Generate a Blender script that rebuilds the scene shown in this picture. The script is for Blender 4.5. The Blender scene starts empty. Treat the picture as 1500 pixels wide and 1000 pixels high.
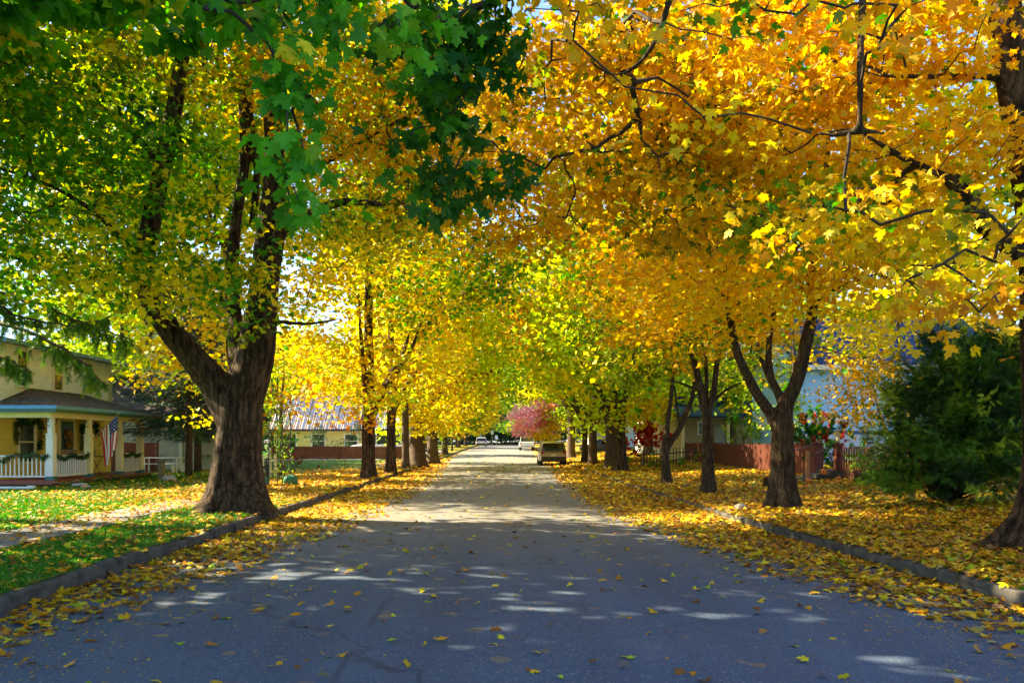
import bpy, math, random
import numpy as np
from mathutils import Vector, Matrix, noise as mnoise

PI = math.pi
SC = bpy.context.scene
COL = SC.collection
F = 1167.0          # focal length in photograph pixels
VX, HY = 720.0, 648.0   # vanishing point of the street / horizon row
EYE = 1.6

def P(px, py, D):
    return np.array([(px - VX) * D / F, D, EYE - (py - HY) * D / F])

# ------------------------------------------------------------------ nodes
def new_mat(name):
    m = bpy.data.materials.new(name); m.use_nodes = True
    nt = m.node_tree
    for n in list(nt.nodes): nt.nodes.remove(n)
    out = nt.nodes.new('ShaderNodeOutputMaterial')
    return m, nt, out

def N(nt, typ, inp=None, **kw):
    n = nt.nodes.new(typ)
    for k, v in kw.items(): setattr(n, k, v)
    if inp:
        for k, v in inp.items():
            s = n.inputs[k]
            if isinstance(v, bpy.types.NodeSocket): nt.links.new(v, s)
            else: s.default_value = v
    return n

def rgba(c): return (c[0], c[1], c[2], 1.0)

def ramp(nt, fac, stops, interp='LINEAR'):
    r = nt.nodes.new('ShaderNodeValToRGB'); nt.links.new(fac, r.inputs[0])
    r.color_ramp.interpolation = interp
    e = r.color_ramp.elements
    while len(e) < len(stops): e.new(0.5)
    for k, (p, c) in enumerate(stops):
        e[k].position = p; e[k].color = rgba(c) if len(c) == 3 else c
    return r.outputs[0]

def mixc(nt, fac, a, b, mode='MIX'):
    n = nt.nodes.new('ShaderNodeMix'); n.data_type = 'RGBA'; n.blend_type = mode
    for s, v in ((n.inputs[0], fac), (n.inputs[6], a), (n.inputs[7], b)):
        if isinstance(v, bpy.types.NodeSocket): nt.links.new(v, s)
        elif isinstance(v, (int, float)): s.default_value = v
        else: s.default_value = rgba(v)
    return n.outputs[2]

def math_(nt, op, a, b=0.0, c=0.0, clamp=False):
    n = nt.nodes.new('ShaderNodeMath'); n.operation = op; n.use_clamp = clamp
    for s, v in zip(n.inputs, (a, b, c)):
        if isinstance(v, bpy.types.NodeSocket): nt.links.new(v, s)
        else: s.default_value = v
    return n.outputs[0]

def simple_mat(name, col, rough=0.6, metal=0.0, var=0.12, scale=6.0, bump=0.0, bscale=40.0, spec=0.5, coat=0.0):
    """plain surface whose tone drifts slightly, as a painted or worn surface does"""
    m, nt, out = new_mat(name)
    tc = N(nt, 'ShaderNodeTexCoord').outputs['Object']
    ns = N(nt, 'ShaderNodeTexNoise', {'Vector': tc, 'Scale': scale, 'Detail': 5.0, 'Roughness': 0.6}).outputs[0]
    dark = tuple(c * (1 - var) for c in col); light = tuple(min(1, c * (1 + var)) for c in col)
    c = ramp(nt, ns, [(0.3, dark), (0.7, light)])
    b = N(nt, 'ShaderNodeBsdfPrincipled', {'Base Color': c, 'Roughness': rough, 'Metallic': metal, 'Specular IOR Level': spec, 'Coat Weight': coat})
    if bump:
        n2 = N(nt, 'ShaderNodeTexNoise', {'Vector': tc, 'Scale': bscale, 'Detail': 4.0}).outputs[0]
        bp = N(nt, 'ShaderNodeBump', {'Height': n2, 'Strength': bump, 'Distance': 0.02})
        nt.links.new(bp.outputs[0], b.inputs['Normal'])
    nt.links.new(b.outputs[0], out.inputs[0])
    return m

MATS = {}
def M(name, *a, **k):
    if name not in MATS: MATS[name] = simple_mat(name, *a, **k)
    return MATS[name]

def leaf_mat(name, trans=0.5, rough=0.5):
    m, nt, out = new_mat(name)
    at = N(nt, 'ShaderNodeAttribute', attribute_name='col')
    tc = N(nt, 'ShaderNodeNewGeometry').outputs['Position']
    ns = N(nt, 'ShaderNodeTexNoise', {'Vector': tc, 'Scale': 22.0, 'Detail': 3.0}).outputs[0]
    v = math_(nt, 'MULTIPLY_ADD', ns, 0.5, 0.75)
    c = mixc(nt, 1.0, at.outputs['Color'], (0, 0, 0), 'MIX')
    vm = N(nt, 'ShaderNodeVectorMath', operation='SCALE')
    nt.links.new(at.outputs['Color'], vm.inputs[0]); nt.links.new(v, vm.inputs['Scale'])
    sp_ = N(nt, 'ShaderNodeTexNoise', {'Vector': tc, 'Scale': 55.0, 'Detail': 3.0}).outputs[0]
    spot = ramp(nt, sp_, [(.64, (0, 0, 0)), (.72, (.55, .55, .55))])
    vmx = mixc(nt, spot, vm.outputs[0], mixc(nt, .5, vm.outputs[0], (.10, .045, .01)))
    b = N(nt, 'ShaderNodeBsdfPrincipled', {'Base Color': vmx, 'Roughness': rough, 'Specular IOR Level': 0.25})
    tcx = N(nt, 'ShaderNodeHueSaturation', {'Saturation': 1.1, 'Value': 1.25, 'Color': vmx})
    t = N(nt, 'ShaderNodeBsdfTranslucent', {'Color': tcx.outputs[0]})
    mx = N(nt, 'ShaderNodeMixShader', {0: trans, 1: b.outputs[0], 2: t.outputs[0]})
    nt.links.new(mx.outputs[0], out.inputs[0])
    return m

def bark_mat(name, ridge=(0.20, 0.13, 0.08), furrow=(0.035, 0.022, 0.014), sc=9.0, moss=0.25):
    m, nt, out = new_mat(name)
    tc = N(nt, 'ShaderNodeTexCoord').outputs['Object']
    nz = N(nt, 'ShaderNodeTexNoise', {'Vector': tc, 'Scale': 4.0, 'Detail': 5.0, 'Roughness': .65})
    wv = N(nt, 'ShaderNodeVectorMath', operation='MULTIPLY_ADD')
    nt.links.new(nz.outputs['Color'], wv.inputs[0]); wv.inputs[1].default_value = (.22, .22, .9); nt.links.new(tc, wv.inputs[2])
    mp = N(nt, 'ShaderNodeMapping', {'Vector': wv.outputs[0], 'Scale': (sc, sc, sc * 0.10)})
    vo = N(nt, 'ShaderNodeTexVoronoi', {'Vector': mp.outputs[0], 'Scale': 1.7}, feature='F1').outputs['Distance']
    rid = N(nt, 'ShaderNodeTexNoise', {'Vector': mp.outputs[0], 'Scale': 3.2, 'Detail': 7.0, 'Roughness': 0.72}).outputs[0]
    mp2 = N(nt, 'ShaderNodeMapping', {'Vector': tc, 'Scale': (sc * 5, sc * 5, sc * 3.0)})
    fine = N(nt, 'ShaderNodeTexNoise', {'Vector': mp2.outputs[0], 'Scale': 1.0, 'Detail': 4.0, 'Roughness': 0.6}).outputs[0]
    h = math_(nt, 'MULTIPLY_ADD', vo, -.75, math_(nt, 'MULTIPLY_ADD', rid, .95, math_(nt, 'MULTIPLY_ADD', fine, .30, .12)))
    c = ramp(nt, h, [(0.10, furrow), (0.38, tuple((a + b * 1.5) / 2.5 for a, b in zip(ridge, furrow))), (0.62, ridge), (0.85, tuple(min(1, x * 1.3) for x in ridge))])
    big = N(nt, 'ShaderNodeTexNoise', {'Vector': tc, 'Scale': 1.3, 'Detail': 4.0}).outputs[0]
    mk = ramp(nt, big, [(0.5, (0, 0, 0)), (0.7, (moss, moss, moss))])
    c = mixc(nt, mk, c, (0.07, 0.075, 0.025))
    b = N(nt, 'ShaderNodeBsdfPrincipled', {'Base Color': c, 'Roughness': 0.9, 'Specular IOR Level': 0.15})
    bp = N(nt, 'ShaderNodeBump', {'Height': h, 'Strength': 1.0, 'Distance': 0.07})
    nt.links.new(bp.outputs[0], b.inputs['Normal'])
    nt.links.new(b.outputs[0], out.inputs[0])
    return m

# ------------------------------------------------------------------ meshes
def mesh_np(name, V, Fc, col=None, smooth=False, attrs=None):
    V = np.ascontiguousarray(V, dtype=np.float32); Fc = np.ascontiguousarray(Fc, dtype=np.int32)
    me = bpy.data.meshes.new(name)
    n, k = Fc.shape
    me.vertices.add(len(V)); me.vertices.foreach_set('co', V.ravel())
    me.loops.add(n * k); me.loops.foreach_set('vertex_index', Fc.ravel())
    me.polygons.add(n); me.polygons.foreach_set('loop_start', np.arange(0, n * k, k, dtype=np.int32))
    me.polygons.foreach_set('loop_total', np.full(n, k, dtype=np.int32))
    if smooth: me.polygons.foreach_set('use_smooth', np.ones(n, dtype=bool))
    me.update(calc_edges=True)
    if col is not None:
        a = me.color_attributes.new('col', 'FLOAT_COLOR', 'POINT')
        c4 = np.ones((len(V), 4), dtype=np.float32); c4[:, :3] = col
        a.data.foreach_set('color', c4.ravel())
    if attrs:
        for kx, v in attrs.items():
            a = me.attributes.new(kx, 'FLOAT', 'POINT'); a.data.foreach_set('value', np.ascontiguousarray(v, dtype=np.float32))
    return me

def crown_mesh(name, leaf, twig, mats):
    """leaf = (V, tris, colours); twig = (V, quads): one mesh, leaves in slot 0 and fine wood in slot 1"""
    V, Fc, C = leaf
    if twig is not None:
        tv, tq = twig; t3 = np.concatenate([tq[:, [0, 1, 2]], tq[:, [0, 2, 3]]]) + len(V)
        nl = len(Fc); V = np.concatenate([V, tv]); C = np.concatenate([C, np.tile([[.06, .04, .03]], (len(tv), 1))]); Fc = np.concatenate([Fc, t3])
    me = mesh_np(name, V, Fc, C)
    for m_ in mats: me.materials.append(m_)
    if twig is not None:
        mi = np.zeros(len(Fc), dtype=np.int32); mi[nl:] = 1; me.polygons.foreach_set('material_index', mi)
    return me

def link(name, me, mat=None, parent=None, loc=None):
    o = bpy.data.objects.new(name, me); COL.objects.link(o)
    if mat is not None and me is not None and not me.materials: me.materials.append(mat)
    if parent is not None: o.parent = parent
    if loc is not None: o.location = loc
    return o

def thing(name, label, cat, loc=(0, 0, 0), rz=0.0, group=None):
    o = bpy.data.objects.new(name, None); COL.objects.link(o)
    o.location = loc; o.rotation_euler = (0, 0, rz); o.empty_display_size = 0.3
    o['label'] = label; o['category'] = cat
    if group: o['group'] = group
    return o

def tag(o, label, cat, group=None, kind=None):
    o['label'] = label; o['category'] = cat
    if group: o['group'] = group
    if kind: o['kind'] = kind
    return o

def dup(root, loc, rz=0.0, label=None, scale=None):
    r = root.copy(); COL.objects.link(r); r.location = loc; r.rotation_euler = (0, 0, rz)
    if label: r['label'] = label
    if scale is not None: r.scale = (scale,) * 3 if isinstance(scale, (int, float)) else scale
    for ch in list(root.children):
        c = ch.copy(); COL.objects.link(c); c.parent = r
        for g in ch.children:
            d = g.copy(); COL.objects.link(d); d.parent = c
    return r

class MB:
    """collects boxes, prisms and tubes into one mesh"""
    def __init__(s): s.v = []; s.f = []; s.mi = []
    def add(s, vs, fs, mi=0):
        b = len(s.v); s.v += [tuple(v) for v in vs]; s.f += [tuple(b + i for i in f) for f in fs]; s.mi += [mi] * len(fs); return s
    def box(s, x0, x1, y0, y1, z0, z1, mi=0):
        v = [(x, y, z) for z in (z0, z1) for y in (y0, y1) for x in (x0, x1)]
        return s.add(v, [(0, 2, 3, 1), (4, 5, 7, 6), (0, 1, 5, 4), (2, 6, 7, 3), (0, 4, 6, 2), (1, 3, 7, 5)], mi)
    def bbox(s, x0, x1, y0, y1, z0, z1, b=0.01, mi=0):
        """box with chamfered vertical and horizontal edges"""
        b = min(b, (x1 - x0) * .45, (y1 - y0) * .45, (z1 - z0) * .45)
        rings = [(z0, b), (z0 + b, 0), (z1 - b, 0), (z1, b)]
        vs = []
        for z, i in rings:
            X0, X1, Y0, Y1 = x0 + i, x1 - i, y0 + i, y1 - i
            vs += [(X0 + b, Y0, z), (X1 - b, Y0, z), (X1, Y0 + b, z), (X1, Y1 - b, z), (X1 - b, Y1, z), (X0 + b, Y1, z), (X0, Y1 - b, z), (X0, Y0 + b, z)]
        fs = [tuple(range(7, -1, -1)), tuple(range(24, 32))]
        for r in range(3):
            for k in range(8):
                a = r * 8 + k; c = r * 8 + (k + 1) % 8
                fs.append((a, c, c + 8, a + 8))
        return s.add(vs, fs, mi)
    def prism(s, poly, axis, a0, a1, mi=0):
        """poly: 2-D outline; axis 'x','y' or 'z' the extrusion axis"""
        def pt(u, w, a):
            return {'x': (a, u, w), 'y': (u, a, w), 'z': (u, w, a)}[axis]
        n = len(poly)
        vs = [pt(u, w, a0) for u, w in poly] + [pt(u, w, a1) for u, w in poly]
        fs = [tuple(range(n - 1, -1, -1)), tuple(range(n, 2 * n))] + [(k, (k + 1) % n, (k + 1) % n + n, k + n) for k in range(n)]
        return s.add(vs, fs, mi)
    def tube(s, pts, rad, n=8, mi=0, caps=True):
        pts = [Vector(p) for p in pts]
        if not hasattr(rad, '__len__'): rad = [rad] * len(pts)
        vs = []; up = None
        for i, p in enumerate(pts):
            t = (pts[min(i + 1, len(pts) - 1)] - pts[max(i - 1, 0)]).normalized()
            if up is None: up = Vector((0, 0, 1)) if abs(t.z) < .9 else Vector((1, 0, 0))
            sd = t.cross(up).normalized(); up = sd.cross(t).normalized()
            for k in range(n):
                a = 2 * PI * k / n
                vs.append(p + (sd * math.cos(a) + up * math.sin(a)) * rad[i])
        fs = []
        for i in range(len(pts) - 1):
            for k in range(n):
                a = i * n + k; b = i * n + (k + 1) % n
                fs.append((a, b, b + n, a + n))
        if caps: fs += [tuple(range(n - 1, -1, -1)), tuple(range((len(pts) - 1) * n, len(pts) * n))]
        return s.add(vs, fs, mi)
    def lathe(s, prof, c=(0, 0, 0), n=16, mi=0):
        vs = []
        for r, z in prof:
            for k in range(n):
                a = 2 * PI * k / n; vs.append((c[0] + r * math.cos(a), c[1] + r * math.sin(a), c[2] + z))
        fs = []
        for i in range(len(prof) - 1):
            for k in range(n):
                a = i * n + k; b = i * n + (k + 1) % n
                fs.append((a, b, b + n, a + n))
        fs += [tuple(range(n - 1, -1, -1)), tuple(range((len(prof) - 1) * n, len(prof) * n))]
        return s.add(vs, fs, mi)
    def mesh(s, name, mats, smooth=False):
        me = bpy.data.meshes.new(name); me.from_pydata(s.v, [], s.f)
        if not isinstance(mats, (list, tuple)): mats = [mats]
        for m in mats: me.materials.append(m)
        if len(mats) > 1: me.polygons.foreach_set('material_index', s.mi)
        if smooth: me.polygons.foreach_set('use_smooth', [True] * len(s.f))
        me.update(); return me
    def build(s, name, mats, parent=None, loc=None, smooth=False):
        return link(name, s.mesh(name, mats, smooth), None, parent, loc)

# ------------------------------------------------------------------ camera, light, sky
cam = bpy.data.cameras.new('camera'); co = bpy.data.objects.new('camera', cam); COL.objects.link(co)
cam.sensor_width = 36.0; cam.lens = 36.0 * F / 1500.0
cam.shift_x = 30.0 / 1500.0; cam.shift_y = (HY - 500.0) / 1500.0
cam.clip_end = 3000; cam.clip_start = 0.05
co.location = (0, 0, EYE); co.rotation_euler = (PI / 2, 0, 0)
SC.camera = co

SUN_EL, SUN_AZ = math.radians(37.0), math.radians(-70.0)   # azimuth from +Y (ahead) towards +X; negative = left
sd = Vector((math.sin(SUN_AZ) * math.cos(SUN_EL), math.cos(SUN_AZ) * math.cos(SUN_EL), math.sin(SUN_EL)))
sun = bpy.data.lights.new('sun', 'SUN'); sun.energy = 5.0; sun.angle = math.radians(0.53); sun.color = (1.0, 0.83, 0.52)
so = bpy.data.objects.new('sun', sun); COL.objects.link(so)
so.rotation_euler = sd.to_track_quat('Z', 'Y').to_euler(); so.location = (-30, 20, 40)
W = bpy.data.worlds.new('World'); SC.world = W; W.use_nodes = True
wn = W.node_tree; bg = wn.nodes['Background']
sky = wn.nodes.new('ShaderNodeTexSky'); sky.sky_type = 'NISHITA'; sky.sun_disc = False
sky.sun_elevation = SUN_EL; sky.sun_rotation = SUN_AZ
sky.air_density = 1.0; sky.dust_density = 0.6; sky.ozone_density = 5.0
wn.links.new(sky.outputs[0], bg.inputs[0]); bg.inputs[1].default_value = 0.085
SC.view_settings.view_transform = 'Standard'; SC.view_settings.look = 'None'
SC.view_settings.gamma = 1.0; SC.view_settings.exposure = 2.4
SC.cycles.max_bounces = 7; SC.cycles.diffuse_bounces = 4; SC.cycles.transmission_bounces = 5
SC.cycles.glossy_bounces = 3; SC.cycles.transparent_max_bounces = 8
SC.cycles.use_denoising = True
# ------------------------------------------------------------------ ground
def sm(a, b, x):
    t = np.clip((np.asarray(x, float) - a) / (b - a), 0, 1); return t * t * (3 - 2 * t)
XL = -4.65
def XO(y): return 1.8 * sm(62, 150, y)
def XLF(y): return XL + XO(y)
def XR(y): return 4.88 + 0.42 * (1 - sm(5, 17, y)) + 0.42 * sm(30, 48, y) + XO(y)
def zroad(y):
    y = np.asarray(y, float)
    return 0.9 * sm(52, 150, y)
def hnoise(x, y, s, seed=0.0):
    return (np.sin(x * s * 1.3 + seed + 1.7 * np.sin(y * s * 0.7 + seed)) + np.sin(y * s * 1.1 + 2.1 * seed + 1.3 * np.sin(x * s * .9))) * .25 + .5
def gz(x, y):
    """height of the ground (verges, lawns)"""
    x = np.asarray(x, float); y = np.asarray(y, float)
    r = 0.13 + 0.30 * sm(6.5, 12.0, x) + 0.35 * sm(11.5, 16, x)
    l = 0.13 + 0.04 * hnoise(x, y, .35) - 0.04
    mound = 0.10 * np.exp(-((x + 5.4) ** 2 + (y - 16.8) ** 2) / 4.0) + 0.12 * np.exp(-((x - 7.1) ** 2 + (y - 10.3) ** 2) / 3.0)
    return zroad(y) + np.where(x > 0, r + 0.05 * (hnoise(x, y, .5, 2.) - .5), l) + mound * 0.8

def dens(x, y):
    """share of the surface covered by fallen leaves"""
    x = np.asarray(x, float); y = np.asarray(y, float)
    n = hnoise(x, y, 1.9, 1.0) * .6 + hnoise(x, y, 5.3, 4.0) * .4
    n2 = hnoise(x, y, .55, 3.0)
    road = (x > XLF(y)) & (x < XR(y))
    # right gutter
    wr = np.interp(y, [4, 7, 10, 13, 17, 24, 34, 50, 75, 110, 200], [0.8, 1.6, 2.1, 2.2, 2.6, 2.6, 2.3, 1.9, 1.3, 1.0, .8])
    wl = np.interp(y, [4, 7, 10, 13, 17, 24, 34, 50, 75, 110, 200], [0.8, 1.3, 1.7, 2.1, 2.4, 2.5, 2.5, 2.0, 1.0, .6, .5])
    dr = XR(y) - x; dl = x - XLF(y)
    amp = np.interp(y, [5, 9, 14, 20], [.35, .6, .8, .95])
    gr = np.clip((wr - dr) / (wr * .55), 0, 1) * np.interp(y, [5, 9, 14, 20], [.6, .9, 1.15, 1.35]) * (0.55 + .9 * (n - .2))
    gl = np.clip((wl - dl) / (wl * .6), 0, 1) * np.interp(y, [5, 9, 14, 20], [.5, .8, 1.0, 1.3]) * (0.45 + .9 * (n - .2))
    droad = np.maximum(gr, gl) + 0.010
    dright = np.clip(0.62 + .55 * (n - .35) + .2 * (n2 - .5), 0, 1) * np.interp(x, [5, 14, 20], [1, .8, .3])
    yl = np.interp(y, [5, 12, 17, 20, 23, 40, 44, 60], [.05, .10, .14, .30, .8, .9, .12, .10])
    xl = np.interp(x, [-30, -14, -10.5, -8, -4.6], [.04, .07, .25, .95, 1.15])
    dleft = np.clip(yl * xl * (.5 + 1.1 * n), 0, 1)
    dleft = np.where((y > 44) & (x > -7.5), .6 * n + .15, dleft)
    return np.clip(np.where(road, droad, np.where(x > 0, dright, dleft)), 0, 1)

def sidewalk(x, y):
    return (x > -8.05) & (x < -6.85) & (y > 3)

def ground_mat(name, base_kind):
    m, nt, out = new_mat(name)
    pos = N(nt, 'ShaderNodeNewGeometry').outputs['Position']
    lit = N(nt, 'ShaderNodeAttribute', attribute_name='litter').outputs['Fac']
    v1 = N(nt, 'ShaderNodeTexVoronoi', {'Vector': pos, 'Scale': 9.0}, voronoi_dimensions='3D')
    cellv = N(nt, 'ShaderNodeSeparateColor', {0: v1.outputs['Color']})
    leafc = ramp(nt, cellv.outputs[0], [(0.0, (.42, .17, .012)), (.25, (.50, .28, .016)), (.5, (.55, .36, .02)), (.7, (.34, .12, .015)), (.85, (.42, .33, .03)), (1.0, (.18, .08, .02))])
    if base_kind == 'grass':
        g1 = N(nt, 'ShaderNodeTexNoise', {'Vector': pos, 'Scale': 3.0, 'Detail': 8.0, 'Roughness': .7}).outputs[0]
        g2 = N(nt, 'ShaderNodeTexNoise', {'Vector': pos, 'Scale': 60.0, 'Detail': 4.0}).outputs[0]
        gm = math_(nt, 'MULTIPLY_ADD', g2, .5, math_(nt, 'MULTIPLY', g1, .5))
        base = ramp(nt, gm, [(.3, (.025, .075, .006)), (.5, (.045, .16, .010)), (.7, (.10, .24, .02))])
        dirt = N(nt, 'ShaderNodeAttribute', attribute_name='dirt').outputs['Fac']
        base = mixc(nt, dirt, base, ramp(nt, gm, [(.3, (.05, .03, .015)), (.7, (.12, .08, .04))]))
    th = N(nt, 'ShaderNodeMapRange', {'Value': math_(nt, 'SUBTRACT', lit, cellv.outputs[1]), 'From Min': -0.03, 'From Max': 0.03})
    if base_kind == 'grass':
        c = mixc(nt, th.outputs[0], base, leafc); rough = 0.9
        h = math_(nt, 'ADD', math_(nt, 'MULTIPLY', v1.outputs['Distance'], 2.0), g2)
        b = N(nt, 'ShaderNodeBsdfPrincipled', {'Base Color': c, 'Roughness': .9, 'Specular IOR Level': .15})
        bp = N(nt, 'ShaderNodeBump', {'Height': h, 'Strength': .8, 'Distance': .04})
    else:
        a1 = N(nt, 'ShaderNodeTexNoise', {'Vector': pos, 'Scale': 130.0, 'Detail': 3.0, 'Roughness': .7}).outputs[0]
        a2 = N(nt, 'ShaderNodeTexNoise', {'Vector': pos, 'Scale': .7, 'Detail': 6.0}).outputs[0]
        v2 = N(nt, 'ShaderNodeTexVoronoi', {'Vector': pos, 'Scale': 90.0}).outputs['Color']
        sp = N(nt, 'ShaderNodeSeparateColor', {0: v2}).outputs[0]
        asp = ramp(nt, a1, [(.35, (.024, .048, .092)), (.6, (.058, .106, .187)), (.75, (.16, .225, .34))])
        asp = mixc(nt, ramp(nt, sp, [(.88, (0, 0, 0)), (.95, (.7, .7, .7))]), asp, (.30, .32, .35))
        asp = mixc(nt, ramp(nt, a2, [(.35, (0, 0, 0)), (.7, (.45, .45, .45))]), asp, (.10, .14, .215))
        # lengthwise tyre-worn bands and sealed cracks
        mp = N(nt, 'ShaderNodeMapping', {'Vector': pos, 'Scale': (1.2, .03, 1)})
        bd = N(nt, 'ShaderNodeTexNoise', {'Vector': mp.outputs[0], 'Scale': 1.5, 'Detail': 3.0}).outputs[0]
        asp = mixc(nt, ramp(nt, bd, [(.4, (0, 0, 0)), (.65, (.35, .35, .35))]), asp, (.045, .066, .11))
        wz = N(nt, 'ShaderNodeTexNoise', {'Vector': pos, 'Scale': 1.4, 'Detail': 5.0})
        wa = N(nt, 'ShaderNodeVectorMath', operation='MULTIPLY_ADD'); nt.links.new(wz.outputs['Color'], wa.inputs[0]); wa.inputs[1].default_value = (1.0, 1.0, 0); nt.links.new(pos, wa.inputs[2])
        cr = N(nt, 'ShaderNodeTexVoronoi', {'Vector': wa.outputs[0], 'Scale': .16}, feature='DISTANCE_TO_EDGE').outputs['Distance']
        asp = mixc(nt, ramp(nt, cr, [(.0, (.6, .6, .6)), (.006, (0, 0, 0))]), asp, (.02, .02, .022))
        st0 = N(nt, 'ShaderNodeTexNoise', {'Vector': pos, 'Scale': .8, 'Detail': 6.0}).outputs[0]
        sx = N(nt, 'ShaderNodeSeparateXYZ', {0: pos}).outputs[0]
        jt = N(nt, 'ShaderNodeTexNoise', {'Vector': pos, 'Scale': .9, 'Detail': 6.0}).outputs[0]
        off = math_(nt, 'ABSOLUTE', math_(nt, 'ADD', math_(nt, 'ADD', sx, 1.05), math_(nt, 'MULTIPLY_ADD', jt, .18, -.09)))
        br_ = N(nt, 'ShaderNodeTexNoise', {'Vector': pos, 'Scale': .35, 'Detail': 2.0}).outputs[0]
        seam = math_(nt, 'MULTIPLY', ramp(nt, off, [(.0, (.8, .8, .8)), (.014, (.5, .5, .5)), (.05, (0, 0, 0))]), ramp(nt, br_, [(.4, (0, 0, 0)), (.5, (1, 1, 1))]))
        asp = mixc(nt, seam, asp, (.022, .026, .034))
        # sunlight painted into the farther paving, paler and warmer, with some leaf dust
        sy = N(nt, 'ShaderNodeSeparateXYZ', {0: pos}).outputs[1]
        sun_tone = N(nt, 'ShaderNodeMapRange', {'Value': math_(nt, 'MULTIPLY_ADD', st0, 4.0, sy), 'From Min': 9.0, 'From Max': 21.0}, interpolation_type='SMOOTHSTEP').outputs[0]
        asp = mixc(nt, math_(nt, 'MULTIPLY', sun_tone, .78), asp, mixc(nt, a1, (.15, .135, .10), (.30, .27, .21)))
        trk = math_(nt, 'ABSOLUTE', math_(nt, 'SUBTRACT', math_(nt, 'ABSOLUTE', math_(nt, 'SUBTRACT', math_(nt, 'ABSOLUTE', sx), 1.9)), .78))
        asp = mixc(nt, ramp(nt, trk, [(.0, (.22, .22, .22)), (.35, (0, 0, 0))]), asp, (.11, .155, .24))
        st_ = N(nt, 'ShaderNodeTexNoise', {'Vector': pos, 'Scale': 2.2, 'Detail': 5.0, 'Roughness': .65}).outputs[0]
        asp = mixc(nt, ramp(nt, st_, [(.60, (0, 0, 0)), (.72, (.35, .35, .35))]), asp, (.035, .045, .065))
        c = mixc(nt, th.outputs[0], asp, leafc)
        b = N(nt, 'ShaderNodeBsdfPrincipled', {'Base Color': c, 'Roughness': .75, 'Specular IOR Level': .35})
        bp = N(nt, 'ShaderNodeBump', {'Height': a1, 'Strength': .6, 'Distance': .008})
    nt.links.new(bp.outputs[0], b.inputs['Normal']); nt.links.new(b.outputs[0], out.inputs[0])
    return m

def grid(xs, ys, zf):
    X, Y = np.meshgrid(xs, ys); Z = zf(X, Y)
    V = np.stack([X, Y, Z], -1).reshape(-1, 3); nx = len(xs); ny = len(ys)
    i = np.arange(nx - 1)[None] + (np.arange(ny - 1) * nx)[:, None]
    i = i.ravel(); Fc = np.stack([i, i + 1, i + 1 + nx, i + nx], 1)
    return V, Fc

ys = np.concatenate([[-120, -60, -20], np.arange(-5, 60, .5), np.arange(60, 160, 2.0), [170, 190, 220, 300, 420, 700, 1500]])
u = np.concatenate([[0, 0.0001], np.arange(.35, 22, .45), [24, 28, 34, 42, 60, 100, 200, 500, 1500]])
V = []; ny = len(ys); xs_all = []
def left_x(y): return XL - .14 - u
rows = []
for y in ys:
    rx = XR(y) + .14
    xs_ = np.concatenate([(XLF(y) - .14 - u)[::-1], rx + u])
    zz = gz(xs_, np.full_like(xs_, y))
    nl = len(u)
    zz[nl - 1] = zroad(y) - .08; zz[nl] = zroad(y) - .08
    far = np.abs(xs_) > 100
    rows.append(np.stack([xs_, np.full_like(xs_, y), zz], 1))
V = np.array(rows); nx = V.shape[1]; V = V.reshape(-1, 3)
i = (np.arange(nx - 1)[None] + (np.arange(ny - 1) * nx)[:, None]).ravel()
Fc = np.stack([i, i + 1, i + 1 + nx, i + nx], 1)
lit = dens(V[:, 0], V[:, 1]); lit[(np.abs(V[:, 0]) > 30) | (V[:, 1] > 200)] = .15
# near the camera real leaves lie on the lawn, so the printed litter is thinner there
dirt = np.clip(np.where((V[:, 0] > 0), .55 * hnoise(V[:, 0], V[:, 1], .9, 5.), .12), 0, 1)
dirt = np.maximum(dirt, np.exp(-((V[:, 0] + 5.4) ** 2 + (V[:, 1] - 16.8) ** 2) / 2.2))
near = sm(34, 16, V[:, 1])
me = mesh_np('ground', V, Fc, smooth=True, attrs={'litter': lit * (1 - .55 * near), 'dirt': dirt})
o = link('ground', me, ground_mat('ground_grass_litter', 'grass')); o['kind'] = 'structure'

xs = np.linspace(0, 1, 34)
rows = []
ysr = np.concatenate([[-60, -20], np.arange(-6, 60, .5), np.arange(60, 230, 2.0)])
for y in ysr:
    x_ = XLF(y) - .02 + xs * (XR(y) + .02 - XLF(y) + .02)
    crown = .05 * (1 - (2 * xs - 1) ** 2)
    rows.append(np.stack([x_, np.full_like(x_, y), zroad(y) + crown - .02], 1))
V = np.array(rows); nx = V.shape[1]; ny = len(ysr); V = V.reshape(-1, 3)
i = (np.arange(nx - 1)[None] + (np.arange(ny - 1) * nx)[:, None]).ravel()
lit = dens(V[:, 0], V[:, 1]) - .012
me = mesh_np('road', V, np.stack([i, i + 1, i + 1 + nx, i + nx], 1), smooth=True, attrs={'litter': np.clip(lit, 0, 1) * sm(14, 30, V[:, 1])})
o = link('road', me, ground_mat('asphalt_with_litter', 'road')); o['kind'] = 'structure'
def zr(x, y):
    t = (x - XLF(y)) / (XR(y) - XLF(y)); return zroad(y) + .05 * (1 - (2 * t - 1) ** 2) - .02

# cross street far away and hill behind
mb = MB(); mb.add([(-60, 196, 1.06), (60, 196, 1.06), (60, 207, 1.08), (-60, 207, 1.08)], [(0, 1, 2, 3)])
o = mb.build('cross_street', M('far_asphalt', (.12, .13, .15), .8)); o['kind'] = 'structure'
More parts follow.
